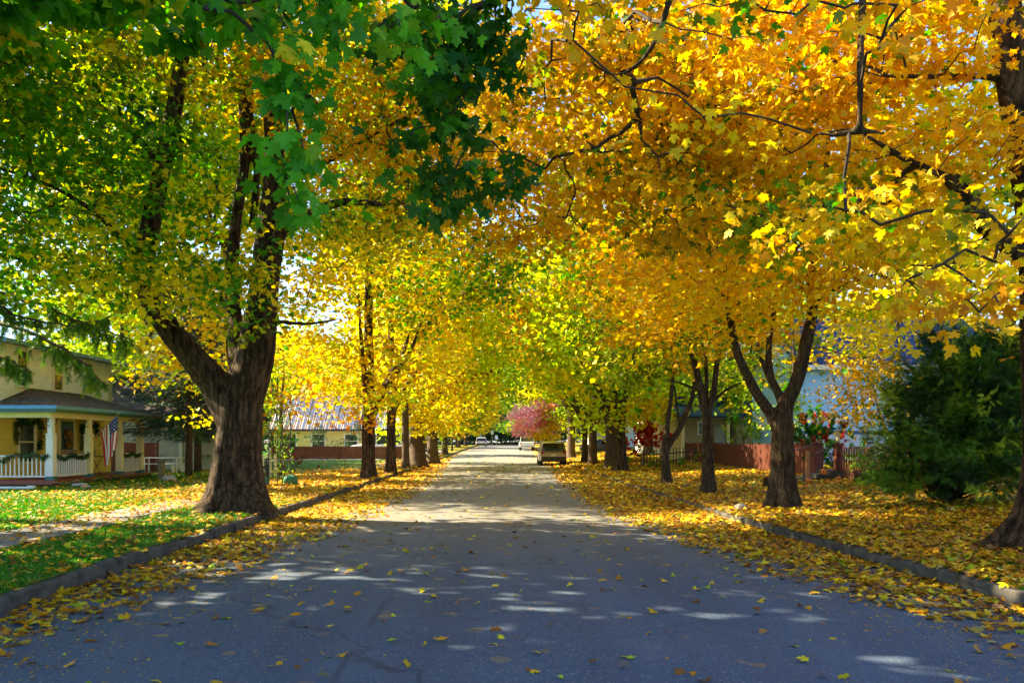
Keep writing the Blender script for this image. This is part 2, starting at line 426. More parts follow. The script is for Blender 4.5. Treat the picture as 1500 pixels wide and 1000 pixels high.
# kerbs
conc = simple_mat('kerb_concrete', (.07, .065, .058), .95, var=.6, scale=5., bump=.5, bscale=60.)
def kerb(side, name):
    mb = MB(); rnd = random.Random(5 if side < 0 else 9)
    y = -4.0
    while y < 190:
        L = rnd.uniform(1.9, 2.6) if y < 40 else 6.0
        if side < 0: x0 = float(XLF(y + L / 2)) - .15; x1 = x0 + .15
        else: x0 = float(XR(y + L / 2)); x1 = x0 + .15
        dz = rnd.uniform(-.022, .016); dx = rnd.uniform(-.015, .015)
        z = float(zroad(y + L / 2))
        xa = (float(XLF(y)) - .15 - x0 if side < 0 else float(XR(y)) - x0); xb = (float(XLF(y + L)) - .15 - x0 if side < 0 else float(XR(y + L)) - x0)
        b = .022; ya, yb = y + .009, y + L - .009; ns_ = 9 if y < 40 else 2; rings = []
        for q in range(ns_ + 1):
            t = q / ns_; yy = ya + (yb - ya) * t; xo = (xa * (1 - t) + xb * t); zo = float(zroad(yy)) - z
            j1, j2, j3 = rnd.gauss(0, .007), rnd.gauss(0, .006), rnd.gauss(0, .008)
            ed = .02 if q in (0, ns_) else 0
            if rnd.random() < .12: j1 -= .02; j2 -= .015
            tl = dz * (1.6 - 2.2 * t)
            prof = [(x0 + dx, z - .12), (x1 + dx, z - .12), (x1 + dx + j3 * .6, z + .05), (x1 + dx + (j1 if side < 0 else j3 * .5), z + .12 + tl + j2 - ed), (x1 + dx - b + j1, z + .14 + tl - ed * .4 + j3 * .3), (x0 + dx + b + j3, z + .14 + tl - ed * .4 + j2 * .3), (x0 + dx + (j1 if side > 0 else 0), z + .12 + tl + j2 - ed), (x0 + dx + j3 * .5, z + .05)]
            rings.append([(px_ + xo, yy, pz_ + zo) for px_, pz_ in prof])
        n = 8; vs = [p_ for r_ in rings for p_ in r_]
        mb.add(vs, [tuple(range(n)), tuple(range(ns_ * n + n - 1, ns_ * n - 1, -1))] + [(r_ * n + (k + 1) % n, r_ * n + k, r_ * n + k + n, r_ * n + (k + 1) % n + n) for r_ in range(ns_) for k in range(n)])
        y += L
    o = mb.build(name, conc); o['kind'] = 'structure'
kerb(-1, 'kerb'); kerb(1, 'kerb')

# sidewalk on the left: slabs
mb = MB(); rnd = random.Random(3); y = 2.0
while y < 62:
    z = float(gz(-7.4, y + .6)) + .02
    mb.bbox(-8.05 + rnd.uniform(-.02, .02), -6.85 + rnd.uniform(-.02, .02), y + .01, y + 1.21, z - .1, z + rnd.uniform(0, .012), .012)
    y += 1.22
    if 24.5 < y < 30: y = 36.0
o = mb.build('sidewalk', simple_mat('sidewalk_concrete', (.20, .185, .16), .85, var=.25, scale=3., bump=.3)); o['kind'] = 'structure'
mb = MB(); mb.box(-40, -9.2, 65.0, 66.4, .02 + float(zroad(65.8)), .165 + float(zroad(65.8)))
o = mb.build('sidewalk', M('sidewalk_far', (.45, .42, .38), .8)); o['kind'] = 'structure'

# ------------------------------------------------------------------ leaf shapes
def tmpl_near():
    h = [(0.0, 0.0), (.14, -.10), (.30, -.06), (.48, -.12), (.42, .06), (.36, .14), (.52, .22), (.66, .28), (.62, .40), (.74, .56), (.50, .54), (.36, .50), (.24, .50), (.28, .66), (.34, .78), (.16, .82)]
    pts = h + [(0.0, 1.04)] + [(-x, y) for x, y in h[1:][::-1]]
    n = len(pts); V = [(0, .30, 0)] + [(x, y, 0) for x, y in pts]
    return np.array(V, float), np.array([(0, 1 + k, 1 + (k + 1) % n) for k in range(n)])
def tmpl_mid():
    pts = [(0, 0), (.46, -.12), (.44, .14), (.72, .50), (.35, .56), (0, 1.02), (-.35, .56), (-.72, .50), (-.44, .14), (-.46, -.12)]
    n = len(pts); V = [(x, y, 0) for x, y in pts]
    return np.array(V, float), np.array([(0, 1, 2), (0, 2, 4), (2, 3, 4), (0, 4, 5), (0, 5, 6), (0, 6, 8), (6, 7, 8), (0, 8, 9)])
def tmpl_far():
    pts = [(0, 0), (.62, .38), (.0, 1.0), (-.62, .38)]
    return np.array([(x, y, 0) for x, y in pts], float), np.array([(0, 1, 2), (0, 2, 3)])
def tmpl_spray():   # flat conifer spray: a stem with side fingers
    V = []; Fc = []
    for k in range(5):
        y = .1 + k * .18; L = .34 * (1 - k * .13)
        for s in (-1, 1):
            b = len(V); V += [(0, y - .05, 0), (0, y + .06, 0), (s * L, y + L * .8, -.05)]; Fc.append((b, b + 1, b + 2) if s > 0 else (b + 1, b, b + 2))
    b = len(V); V += [(-.03, 0, 0), (.03, 0, 0), (0, 1.05, -.05)]; Fc.append((b, b + 1, b + 2))
    return np.array(V, float), np.array(Fc)
def tmpl_oval():
    pts = [(0, 0), (.2, .25), (.24, .55), (0, 1), (-.24, .55), (-.2, .25)]
    return np.array([(x, y, 0) for x, y in pts], float), np.array([(0, 1, 2), (0, 2, 3), (0, 3, 4), (0, 4, 5)])
TM = {'near': tmpl_near(), 'mid': tmpl_mid(), 'far': tmpl_far(), 'spray': tmpl_spray(), 'oval': tmpl_oval()}

def norm(a): return a / np.maximum(np.linalg.norm(a, axis=-1, keepdims=True), 1e-9)

def scatter(rs, pos, size, kind, col, tip, nrm, curl=.25):
    """leaf faces at pos, pointing along tip, facing nrm; returns V, F, C"""
    T, Fc = TM[kind]; n = len(pos); k = len(T)
    tip = norm(tip); nrm = norm(nrm - (nrm * tip).sum(-1, keepdims=True) * tip); side = np.cross(tip, nrm)
    size = np.broadcast_to(size, (n,))
    c1 = rs.normal(0, curl, n); c2 = rs.normal(-curl * .6, curl, n)
    tz = c1[:, None] * (T[None, :, 0] ** 2) + c2[:, None] * ((T[None, :, 1]) ** 2) + T[None, :, 2]
    V = pos[:, None] + size[:, None, None] * (side[:, None] * T[None, :, :1] + tip[:, None] * T[None, :, 1:2] + nrm[:, None] * tz[..., None])
    FF = Fc[None] + (np.arange(n) * k)[:, None, None]
    C = np.repeat(col, k, axis=0)
    return V.reshape(-1, 3), FF.reshape(-1, 3), C

def cat(parts):
    V = []; Fc = []; C = []; b = 0
    for v, f, c in parts:
        if len(v) == 0: continue
        V.append(v); Fc.append(f + b); C.append(c); b += len(v)
    return np.concatenate(V), np.concatenate(Fc), np.concatenate(C)

YEL = (.80, .66, .02); GOLD = (.78, .50, .012); ORA = (.66, .28, .012); LIME = (.52, .68, .015); YG = (.32, .48, .014)
GRN = (.075, .28, .015); DGRN = (.022, .10, .012); OLI = (.17, .22, .012); BRN = (.26, .10, .02); RED = (.42, .03, .015); PNK = (.70, .22, .34)
LEAFM = leaf_mat('leaf_maple', .5)
LEAFG = leaf_mat('leaf_fallen', .15, .6)
NEEDLE = leaf_mat('leaf_needles', .25, .55)

def pick(rs, pal, n):
    cs = np.array([c for c, w in pal]); w = np.array([w for c, w in pal], float); w /= w.sum()
    return cs[rs.choice(len(cs), n, p=w)] * .98

# ------------------------------------------------------------------ fallen leaves
rs = np.random.RandomState(11)
LP = [(GOLD, 3.5), (YEL, 2.6), ((.72, .36, .012), 3), (ORA, 3), (BRN, 2.4), ((.50, .42, .12), .8), (YG, .35), ((.35, .2, .09), .8)]
parts = []
def litter(x0, x1, y0, y1, per_m2, kind, s0, s1):
    n = int((x1 - x0) * (y1 - y0) * per_m2)
    x = rs.uniform(x0, x1, n); y = rs.uniform(y0, y1, n)
    keep = rs.rand(n) < dens(x, y)
    # only what this street view can see from about here
    keep &= (np.abs(x - 0.4) < y * .80 + 2.5)
    x = x[keep]; y = y[keep]; n = len(x)
    onroad = (x > XLF(y)) & (x < XR(y)); z = np.where(onroad, zr(x, y), gz(x, y))
    kb = ((x > XL - .16) & (x <= XL)) | ((x >= XR(y)) & (x < XR(y) + .16)); z = np.where(kb, zroad(y) + .142, z)
    z = np.where(sidewalk(x, y), z + .035, z)
    hug = np.exp(-((x - XR(y) + .12) / .16) ** 2) * sm(12, 20, y) * .10
    z = z + rs.uniform(.006, .03, n) + np.where(onroad, hug, 0) + np.where(onroad, 0, rs.uniform(0, .035, n))
    a = rs.uniform(0, 2 * PI, n)
    tip = np.stack([np.cos(a), np.sin(a), rs.normal(.05, .22, n)], 1)
    nr = np.stack([rs.normal(0, .28, n), rs.normal(0, .28, n), np.ones(n)], 1)
    c = pick(rs, LP, n) * .95 * rs.uniform(.6, 1.12, (n, 1))
    parts.append(scatter(rs, np.stack([x, y, z], 1), rs.uniform(s0, s1, n), kind, c, tip, nr, .35))
litter(-9, 9, 4.2, 10, 300, 'near', .045, .095)
litter(-13, 14, 10, 16, 330, 'mid', .045, .10)
litter(-18, 18, 16, 26, 240, 'mid', .055, .105)
litter(-22, 20, 26, 44, 110, 'far', .08, .14)
litter(-20, 18, 44, 80, 22, 'far', .15, .22)
# crushed crumbs of leaf along both gutters
n = 16000; y = 4.5 + 22 * rs.rand(n) ** 1.3; sd_ = rs.rand(n) < .5; w_ = np.abs(rs.normal(0, 1.15, n))
x = np.where(sd_, XL + .05 + w_, XR(y) - .05 - w_ * .9)
parts.append(scatter(rs, np.stack([x, y, zr(x, y) + .004], 1), rs.uniform(.008, .03, n), 'far', pick(rs, LP, n) * rs.uniform(.5, 1., (n, 1)), np.stack([rs.normal(size=n), rs.normal(size=n), 0 * x], 1), np.stack([0 * x, 0 * x, 1 + 0 * x], 1) + rs.normal(0, .2, (n, 3)), .3))
# a few stray leaves out on the open asphalt
n = 130
x = rs.uniform(-4, 4.6, n); y = 4.4 + 14 * rs.rand(n) ** 1.5; a = rs.uniform(0, 2 * PI, n)
parts.append(scatter(rs, np.stack([x, y, zr(x, y) + .012], 1), rs.uniform(.035, .085, n), 'near', pick(rs, [(YG, 1), (YEL, 1.5), (LIME, 1), (BRN, .7)], n) * .9,
                     np.stack([np.cos(a), np.sin(a), rs.normal(.1, .15, n)], 1), np.stack([rs.normal(0, .25, n), rs.normal(0, .25, n), np.ones(n)], 1), .4))
V, Fc, C = cat(parts)
o = link('fallen_leaves', mesh_np('fallen_leaves', V, Fc, C), LEAFG)
tag(o, 'carpet of fallen yellow and orange maple leaves along gutters and lawns', 'fallen leaves', kind='stuff')

# ------------------------------------------------------------------ grass blades
rs = np.random.RandomState(21)
def blades(x0, x1, y0, y1, per, hgt, thin=0.0):
    n = int((x1 - x0) * (y1 - y0) * per); x = rs.uniform(x0, x1, n); y = rs.uniform(y0, y1, n)
    k = ~sidewalk(x, y) & (np.abs(x - .4) < y * .8 + 2) & ((x < XL - .16) | (x > XR(y) + .16))
    x = x[k]; y = y[k]; n = len(x); z = gz(x, y) - .01
    a = rs.uniform(0, 2 * PI, n); h = hgt * rs.uniform(.5, 1.3, n); w = .006 + .0006 * y
    b = np.stack([x, y, z], 1); d = np.stack([np.cos(a), np.sin(a), np.zeros(n)], 1) * w[:, None]
    lean = np.stack([rs.normal(0, .4, n), rs.normal(0, .4, n), np.ones(n)], 1) * h[:, None]
    V = np.stack([b - d, b + d, b + lean], 1).reshape(-1, 3); Fc = np.arange(3 * n).reshape(-1, 3)
    c = pick(rs, [((.04, .20, .008), 3), ((.08, .28, .012), 2), ((.16, .30, .02), 1), ((.03, .12, .006), 1.5)], n) * rs.uniform(.8, 1.2, (n, 1))
    return V, Fc, np.repeat(c, 3, 0)
def tufts(n):   # blades leaning over the kerb
    y = 4.5 + 20 * rs.rand(n); g = hnoise(y * 3, y, 1.3, 2.) + rs.normal(0, .1, n); k = g > .52; y = y[k]; n = len(y)
    b = np.stack([np.full(n, XL - .165) + rs.normal(0, .012, n), y, zroad(y) + .12], 1); a = rs.normal(0, .8, n); d = np.stack([np.sin(a), np.cos(a), 0 * a], 1) * .008
    t = np.stack([rs.uniform(.02, .09, n), rs.normal(0, .03, n), rs.uniform(.02, .07, n)], 1)
    return np.stack([b - d, b + d, b + t], 1).reshape(-1, 3), np.arange(3 * n).reshape(-1, 3), np.repeat(pick(rs, [((.06, .2, .01), 3), ((.16, .24, .03), 1), ((.2, .16, .06), 1)], n), 3, 0)
V, Fc, C = cat([tufts(9000), blades(-13, XL - .16, 5, 14, 900, .055), blades(-16, XL - .16, 14, 21, 420, .06), blades(-24, -8, 21, 40, 90, .07), blades(5, 12, 7, 18, 110, .06)])
o = link('grass', mesh_np('grass', V, Fc, C), leaf_mat('grass_blade', .35))
tag(o, 'short green lawn grass beside the sidewalk and verges', 'grass', kind='stuff')
# ------------------------------------------------------------------ trees
BARK = bark_mat('bark_old_maple', (.15, .092, .052), (.016, .010, .007), 8.0)
BARK2 = bark_mat('bark_young_maple', (.14, .095, .055), (.03, .02, .012), 12.0, .2)
BARKF = M('bark_far', (.075, .048, .028), .9, var=.4, scale=5.)
TWIG = M('twig_bark', (.04, .027, .018), .9, var=.3)
SPBARK = M('spruce_bark', (.10, .06, .04), .9, var=.4, scale=8., bump=.6, bscale=20.)

def proj(p):
    d = np.maximum(p[:, 1], .3)
    return VX + p[:, 0] * F / d, HY - (p[:, 2] - EYE) * F / d, p[:, 1]

def seen(p, mx=130, my=110):
    x, y, d = proj(p)
    return (d > .8) & (x > -mx) & (x < 1500 + mx) & (y > -my)

def sweep(mb, pts, rad, n, rs, flare=0.0, lumps=.06, z0=0.0):
    """smooth swept limb: pts with radii, slightly uneven, with root flare near z0"""
    pts = np.array(pts, float); rad = np.array(rad, float)
    # Catmull-Rom refine
    P_, R_ = [], []
    for i in range(len(pts) - 1):
        p0 = pts[max(i - 1, 0)]; p1 = pts[i]; p2 = pts[i + 1]; p3 = pts[min(i + 2, len(pts) - 1)]
        L = np.linalg.norm(p2 - p1); k = max(2, int(L / max(.12, rad[i] * .5)))
        k = min(k, 24)
        for j in range(k):
            t = j / k
            P_.append(.5 * ((2 * p1) + (-p0 + p2) * t + (2 * p0 - 5 * p1 + 4 * p2 - p3) * t * t + (-p0 + 3 * p1 - 3 * p2 + p3) * t ** 3))
            R_.append(rad[i] * (1 - t) + rad[i + 1] * t)
    P_.append(pts[-1]); R_.append(rad[-1])
    ph = rs.uniform(0, 6.28, 4); vs = []; up = None; m = len(P_)
    for i in range(m):
        t = Vector(P_[min(i + 1, m - 1)] - P_[max(i - 1, 0)]).normalized()
        if up is None: up = Vector((0, 1, 0)) if abs(t.y) < .9 else Vector((1, 0, 0))
        s_ = t.cross(up).normalized(); up = s_.cross(t).normalized()
        for k in range(n):
            a = 2 * PI * k / n; r = R_[i]
            z = P_[i][2] - z0
            wob = 1 + lumps * (math.sin(3 * a + ph[0] + z * 1.1) + .7 * math.sin(5 * a + ph[1] - z * .8) + .5 * math.sin(2 * a + z * 2.3 + ph[2]))
            if flare:
                fz = max(0.0, z)
                wob += flare * math.exp(-fz / .42) * (1 + .45 * math.sin(5 * a + ph[3]) + .25 * math.sin(3 * a + ph[1]))
                wob += .10 * math.exp(-fz / 1.3) * math.sin(6 * a + ph[3] + z * .5)
            q = Vector(P_[i]) + (s_ * math.cos(a) + up * math.sin(a)) * (r * wob)
            vs.append(q)
    fs = []
    for i in range(m - 1):
        for k in range(n):
            a = i * n + k; b = i * n + (k + 1) % n
            fs.append((a, b, b + n, a + n))
    fs += [tuple(range(n - 1, -1, -1)), tuple(range((m - 1) * n, m * n))]
    mb.add(vs, fs)
    return np.array(P_), np.array(R_)

def frusta(A, B, ra, rb, k=5):
    t = norm(B - A); up = np.where(np.abs(t[:, 2:3]) < .9, [[0, 0, 1.]], [[1., 0, 0]])
    s_ = norm(np.cross(t, up)); u_ = np.cross(s_, t); an = np.arange(k) * 2 * PI / k
    ring = s_[:, None] * np.cos(an)[None, :, None] + u_[:, None] * np.sin(an)[None, :, None]
    V = np.concatenate([A[:, None] + ring * ra[:, None, None], B[:, None] + ring * rb[:, None, None]], 1)
    q = np.array([(j, (j + 1) % k, (j + 1) % k + k, j + k) for j in range(k)])
    Fc = q[None] + (np.arange(len(A)) * 2 * k)[:, None, None]
    return V.reshape(-1, 3), Fc.reshape(-1, 4)

def make_tree(name, label, base, limbs, blobs, seed, bark=None, group=None, cat_='tree', remesh=0.0, flare=.5, sides=14,
              kind='mid', lsize=.14, leafm=None, twig=True, cull=True, hang=.5, curl=.3, spread=.42, trunk_lumps=.06, skirt=0.0):
    """limbs: [(points, radii)], the first is the trunk; blobs: [(centre, radii, clusters per m3, leaves per cluster, palette, kind or None, size or None)]"""
    rs = np.random.RandomState(seed); base = np.array(base, float)
    root = thing(name, label, cat_, tuple(base), 0, group)
    mb = MB(); nodes = []
    for j, (pts, rad) in enumerate(limbs):
        Pp, Rr = sweep(mb, pts, rad, sides if j == 0 else max(8, sides - 4), rs, flare if j == 0 else 0, trunk_lumps, base[2])
        acc = 1e9
        for q, r in zip(Pp, Rr):
            if j > 0 or q[2] > base[2] + (2.6 if len(limbs) > 1 else 1.8): nodes.append((q, r))
    mb.v = [(v[0] - base[0], v[1] - base[1], v[2] - base[2]) for v in mb.v]
    tr = mb.build('trunk', bark or BARK, root, smooth=True)
    if remesh:
        rm = tr.modifiers.new('weld', 'REMESH'); rm.mode = 'VOXEL'; rm.voxel_size = remesh; rm.use_smooth_shade = True
        s2 = tr.modifiers.new('smooth', 'SMOOTH'); s2.iterations = 5; s2.factor = .5
    # clusters
    cl = []
    for (c, r, dn, nl, pal, kd, sz) in blobs:
        c = np.array(c, float); r = np.array(r, float); vol = 4.19 * r[0] * r[1] * r[2]; n = max(3, int(vol * dn))
        d = norm(rs.normal(size=(n, 3))) * (rs.rand(n, 1) ** (1 / 2.4))
        q = c + d * r
        q[:, 2] = np.maximum(q[:, 2], gz(q[:, 0], q[:, 1]) + .25 + skirt)
        main = pick(rs, pal, 1)[0]; pal = [(tuple(main), .8 * sum(w for _, w in pal))] + list(pal)
        cl.append((q, np.full(n, nl), [pal] * n, [kd or kind] * n, np.full(n, sz or lsize)))
    Q = np.concatenate([a[0] for a in cl]); NL = np.concatenate([a[1] for a in cl]); PALS = sum((a[2] for a in cl), []); KD = sum((a[3] for a in cl), []); SZ = np.concatenate([a[4] for a in cl])
    # branch network: each cluster grows from the nearest wood
    npz = np.array([q for q, r in nodes]); par = [-1] * len(npz); nn = len(npz)
    tw = None
    if len(npz):
        dist = np.array([np.min(np.linalg.norm(npz - q, axis=1)) for q in Q]); order = np.argsort(dist)
        cap = nn + len(Q) * 3; ND = np.zeros((cap, 3)); ND[:nn] = npz; cnt = nn
        wt = np.zeros(cap); parent = np.full(cap, -1); depth = np.zeros(cap)
        for i in order:
            q = Q[i]; dv = ND[:cnt] - q; dd = np.sqrt((dv ** 2).sum(1)); cost = dd + np.where(ND[:cnt, 2] > q[2] + .3, .35, 0) + depth[:cnt] * .04
            j = int(np.argmin(cost)); a = ND[j]; L = dd[j]
            m = 1 if L < .5 else 2
            prev = j
            for s_ in range(m):
                t = (s_ + 1) / (m + 1)
                p = a * (1 - t) + q * t + rs.normal(0, .07 * L, 3) + np.array([0, 0, .10 * L * math.sin(PI * t)])
                ND[cnt] = p; parent[cnt] = prev; depth[cnt] = depth[prev] + 1; prev = cnt; cnt += 1
                if s_ >= 1: break
            ND[cnt] = q; parent[cnt] = prev; depth[cnt] = depth[prev] + 1; wt[cnt] = 1; cnt += 1
        for i in range(cnt - 1, nn - 1, -1): wt[parent[i]] += wt[i]
        rad = .0042 * np.maximum(wt, 1) ** .47 * (1.0 if lsize < .2 else 1.25)
        e = np.arange(nn, cnt)
        if twig:
            V, Fc = frusta(ND[parent[e]] - base, ND[e] - base, np.where(parent[e] < nn, rad[e] * 1.25, rad[parent[e]]), rad[e], 5)
            tw = (V, Fc)
    # leaves
    parts = []
    for kd in sorted(set(KD)):
        idx = np.array([i for i in range(len(Q)) if KD[i] == kd])
        vis = seen(Q[idx]) if cull else np.ones(len(idx), bool)
        for flag in (True, False):
            ii = idx[vis == flag]
            if len(ii) == 0: continue
            k2 = kd if flag or kd == 'spray' else 'far'; nl = NL[ii] if flag else np.maximum(2, (NL[ii] * .6).astype(int)); zm = 1.0 if flag else 1.5
            rep = np.repeat(ii, nl); n = len(rep)
            sp = spread * (SZ[rep] / .14) ** .4
            pos = Q[rep] + rs.normal(size=(n, 3)) * np.stack([sp, sp, sp * .42], 1)
            az = rs.uniform(0, 2 * PI, n); dz = -np.abs(rs.normal(hang, .35, n))
            tip = np.stack([np.cos(az), np.sin(az), dz], 1)
            nr = np.stack([rs.normal(0, .55, n), rs.normal(0, .55, n), np.ones(n)], 1)
            ccol = {i: pick(rs, PALS[i], 1)[0] for i in ii}
            C1 = np.array([ccol[i] for i in rep]); C2 = np.zeros_like(C1)
            # every cluster keeps one main colour, a third of its leaves take another
            for pid in list(dict.fromkeys(id(PALS[i]) for i in ii)):
                w = np.array([id(PALS[i]) == pid for i in rep]); pal = next(PALS[i] for i in ii if id(PALS[i]) == pid)
                C2[w] = pick(rs, pal, int(w.sum()))
            m = rs.rand(n, 1) < .35; Cc = np.where(m, C2, C1) * rs.uniform(.72, 1.2, (n, 1))
            parts.append(scatter(rs, pos - base, SZ[rep] * zm * rs.uniform(.65, 1.2, n), k2, Cc, tip, nr, curl))
    link('crown', crown_mesh('crown', cat(parts), tw, [leafm or LEAFM, TWIG]), None, root)
    return root

def X_(px, D): return (px - VX) * D / F
def gbase(x, y): return (x, y, float(gz(x, y)) - .06)

pG = [(GRN, 3), ((.15, .42, .02), 3.5), (DGRN, .8), (OLI, 1.6), (YG, 2.2), (YEL, 1.5)]          # green with the first yellow
pGY = [(OLI, 2), (YG, 2), (GRN, 2), (YEL, 2.5), (GOLD, 1)]
pGREEN = [((.10, .37, .018), 5), ((.06, .27, .015), 3), (DGRN, 1.0), ((.22, .44, .02), 1.3), (OLI, .4), (YEL, .12)]
pDARK = [((.035, .13, .01), 5), (GRN, 2), ((.02, .12, .015), 3)]  # dark greens paint the shade of the silhouetted boughs
GO2 = (.78, .42, .010)
pGOLD = [(GO2, 2.6), (GOLD, 4.5), (YEL, 2.6), (OLI, .5), (GRN, .2), (ORA, .5)]
pGOLDG = [(GO2, 2), (GOLD, 3), (YEL, 1.6), (OLI, 1.7), (GRN, 1.0), (YG, 1)]
pORA = [(ORA, 3), (GOLD, 4), (YEL, 1.5), (YG, .6), (BRN, .4)]
pYEL = [(YEL, 5), (GOLD, 2), (LIME, 2)]
pLIME = [(LIME, 5), (YEL, 3), (YG, 2), (GRN, .3)]
pYG = [(YG, 4), (LIME, 2), (OLI, 2), (YEL, 2)]

# --- big maple on the left verge, trunk forking low
D = 16.8; b = gbase(-5.33, D); z = b[2]
def Q(px, py, D, r): p = P(px, py, D); return (p[0], p[1], p[2]), r
def limb(*a):
    return [x[0] for x in a], [x[1] for x in a]
make_tree('maple_tree', 'huge old maple with thick low-forked trunk on the left lawn, leaves turning from green', b, [
    ([(-5.36, D, z), (-5.36, D, z + .45), (-5.36, D, z + 1.2), (-5.30, D, z + 1.9), P(352, 590, D), P(372, 530, D), P(385, 440, D), P(395, 350, D), P(402, 270, 17.2), P(398, 150, 17.8), P(385, 20, 18.5), P(370, -120, 19)],
     [.49, .48, .47, .46, .46, .38, .32, .30, .24, .19, .14, .08]),
    limb(Q(345, 615, D, .42), Q(318, 565, D, .33), Q(285, 525, 16.6, .27), Q(248, 480, 16.4, .25), Q(220, 435, 16.2, .23), Q(212, 385, 16.2, .20), Q(222, 320, 16.2, .19), Q(238, 240, 16.2, .175), Q(255, 160, 16.2, .16), Q(268, 80, 16.2, .14), Q(285, -20, 16.3, .10), Q(290, -140, 16.3, .06)),
    limb(Q(352, 560, D, .22), Q(345, 480, 17.3, .17), Q(340, 400, 17.6, .15), Q(346, 320, 17.8, .13), Q(358, 230, 17.8, .12), Q(354, 120, 17.8, .10), Q(350, 0, 17.8, .08)),
    limb(Q(398, 365, D, .15), Q(425, 325, 16.2, .12), Q(460, 310, 15.8, .10), Q(505, 296, 15.2, .08), Q(560, 300, 14.5, .05)),
    limb(Q(370, 330, 17.8, .09), Q(376, 250, 17.8, .08), Q(366, 150, 17.8, .07), Q(370, 60, 17.8, .05)),
    limb(Q(400, 250, 17.1, .10), Q(470, 240, 16.6, .07), Q(560, 190, 16, .05), Q(640, 150, 15.4, .04)),
    limb(Q(215, 400, 16.2, .10), Q(160, 330, 15.6, .07), Q(90, 280, 15, .05), Q(10, 250, 14.5, .04)),
    limb(Q(240, 250, 16.2, .09), Q(180, 180, 15.8, .07), Q(100, 130, 15.4, .05), Q(20, 100, 15, .04)),
    limb(Q(640 - 240, 470, 16.7, .06), Q(450, 474, 16.3, .045), Q(500, 466, 15.6, .03)),
], [
    (P(70, 250, 15), (3.4, 2.6, 2.1), 1.9, 40, pG, None, None),
    (P(130, 40, 15.5), (4, 3, 2.2), 1.5, 38, pGY, None, None),
    (P(345, 60, 17), (2.2, 2.4, 2.2), 1.6, 36, pGY, None, None),
    (P(235, 410, 14.6), (2.3, 1.0, .62), 3.6, 44, pG, None, None),
    (P(340, 400, 15.2), (1.2, 1.0, .75), 2.8, 40, pGY, None, None),
    (P(120, 400, 15.0), (2.0, 1.4, .8), 2.7, 42, pG, None, None),
    (P(560, 150, 16.5), (3.0, 2.2, 2.2), 2.6, 42, pGOLDG, None, None),
    (P(530, 330, 15.6), (1.9, 1.6, .75), 2.6, 44, pGY, None, None),
    (P(680, 300, 15.6), (1.6, 1.4, .85), 2.6, 44, pGOLDG, None, None),
    (P(350, 480, 16.0), (.8, .8, .45), 2.2, 34, pGY, None, None),
    ((-6.0, 19.2, 13.6), (6.0, 5.5, 3.2), .75, 20, pGY, 'far', .24),
    ((-10.5, 15.5, 9.8), (3.5, 5.5, 3.0), .75, 22, pGY, 'far', .24),
], 101, remesh=.045, flare=.85, sides=28, lsize=.105)

# --- maple whose boughs hang into the top of the picture; an added shade tree
b = gbase(-6.6, 4.6)
make_tree('maple_tree', 'green maple out of frame on the left whose leafy boughs hang over the street', b, [
    ([(-6.6, 4.6, b[2]), (-6.6, 4.6, 1.6), (-6.5, 4.6, 3.6), (-6.2, 4.8, 6), (-6, 5, 9)], [.42, .36, .32, .25, .1]),
    ([(-6.5, 4.6, 3.2), (-4.8, 4.8, 4.6), (-3, 5.0, 5.3), (-1.4, 5.4, 5.6), (.2, 6.2, 5.7)], [.2, .14, .1, .07, .04]),
], [
    (P(430, 110, 4.9), (.24, .35, .52), 60, 13, pGREEN, 'near', .098),
    (P(430, 262, 5.0), (.23, .28, .34), 60, 13, pGREEN, 'near', .098),
    (P(480, 20, 5.0), (.34, .35, .24), 50, 12, pGREEN, 'near', .098),
    (P(340, -8, 4.8), (.32, .35, .11), 50, 10, pGREEN, 'near', .098),
    (P(590, 30, 5.2), (.30, .40, .30), 50, 12, pGREEN, 'near', .098),
    (P(650, 110, 6.6), (.58, .5, .66), 34, 15, pDARK, 'near', .10),
    (P(660, 250, 6.8), (.55, .5, .46), 30, 15, pDARK, 'near', .10),
    (P(705, 60, 6.4), (.34, .45, .52), 34, 15, pDARK, 'near', .10),
    ((-4.5, 6.0, 8.8), (5.5, 6, 3.0), 1.1, 22, pGREEN, 'mid', .2),  # crown masses from here on added overhead to shade the near road and lawn
    ((-8.5, 8.5, 8.9), (4.2, 5.5, 2.5), 1.5, 26, pG, 'mid', .2),
    ((-8.8, 5.0, 5.6), (3.2, 3.2, 2.4), 1.6, 26, pGREEN, 'mid', .2),
    ((-8.9, 8.4, 4.9), (2.2, 2.8, 1.8), 3.0, 26, pGREEN, 'mid', .2),
    ((-12.0, 9.0, 7.5), (2.6, 4.0, 2.6), 1.5, 26, pGREEN, 'mid', .2),
    ((-3.0, 7.2, 7.8), (3.5, 3.0, 1.6), 1.6, 24, pG, 'mid', .18),
], 102, lsize=.10, spread=.13, hang=1.1, flare=.4)

b = gbase(-15.0, 11.5)  # added tree, out of view, placed to shade the lawn
make_tree('maple_tree', 'added maple out of frame on the left, shading the lawn', b, [([(-15, 11.5, b[2]), (-15, 11.5, 3), (-15, 11.5, 8)], [.25, .2, .1])],
    [((-14.0, 12.0, 6.2), (3.2, 4.0, 2.6), 1.0, 24, pG, 'far', .24)], 107, lsize=.2, flare=.4)
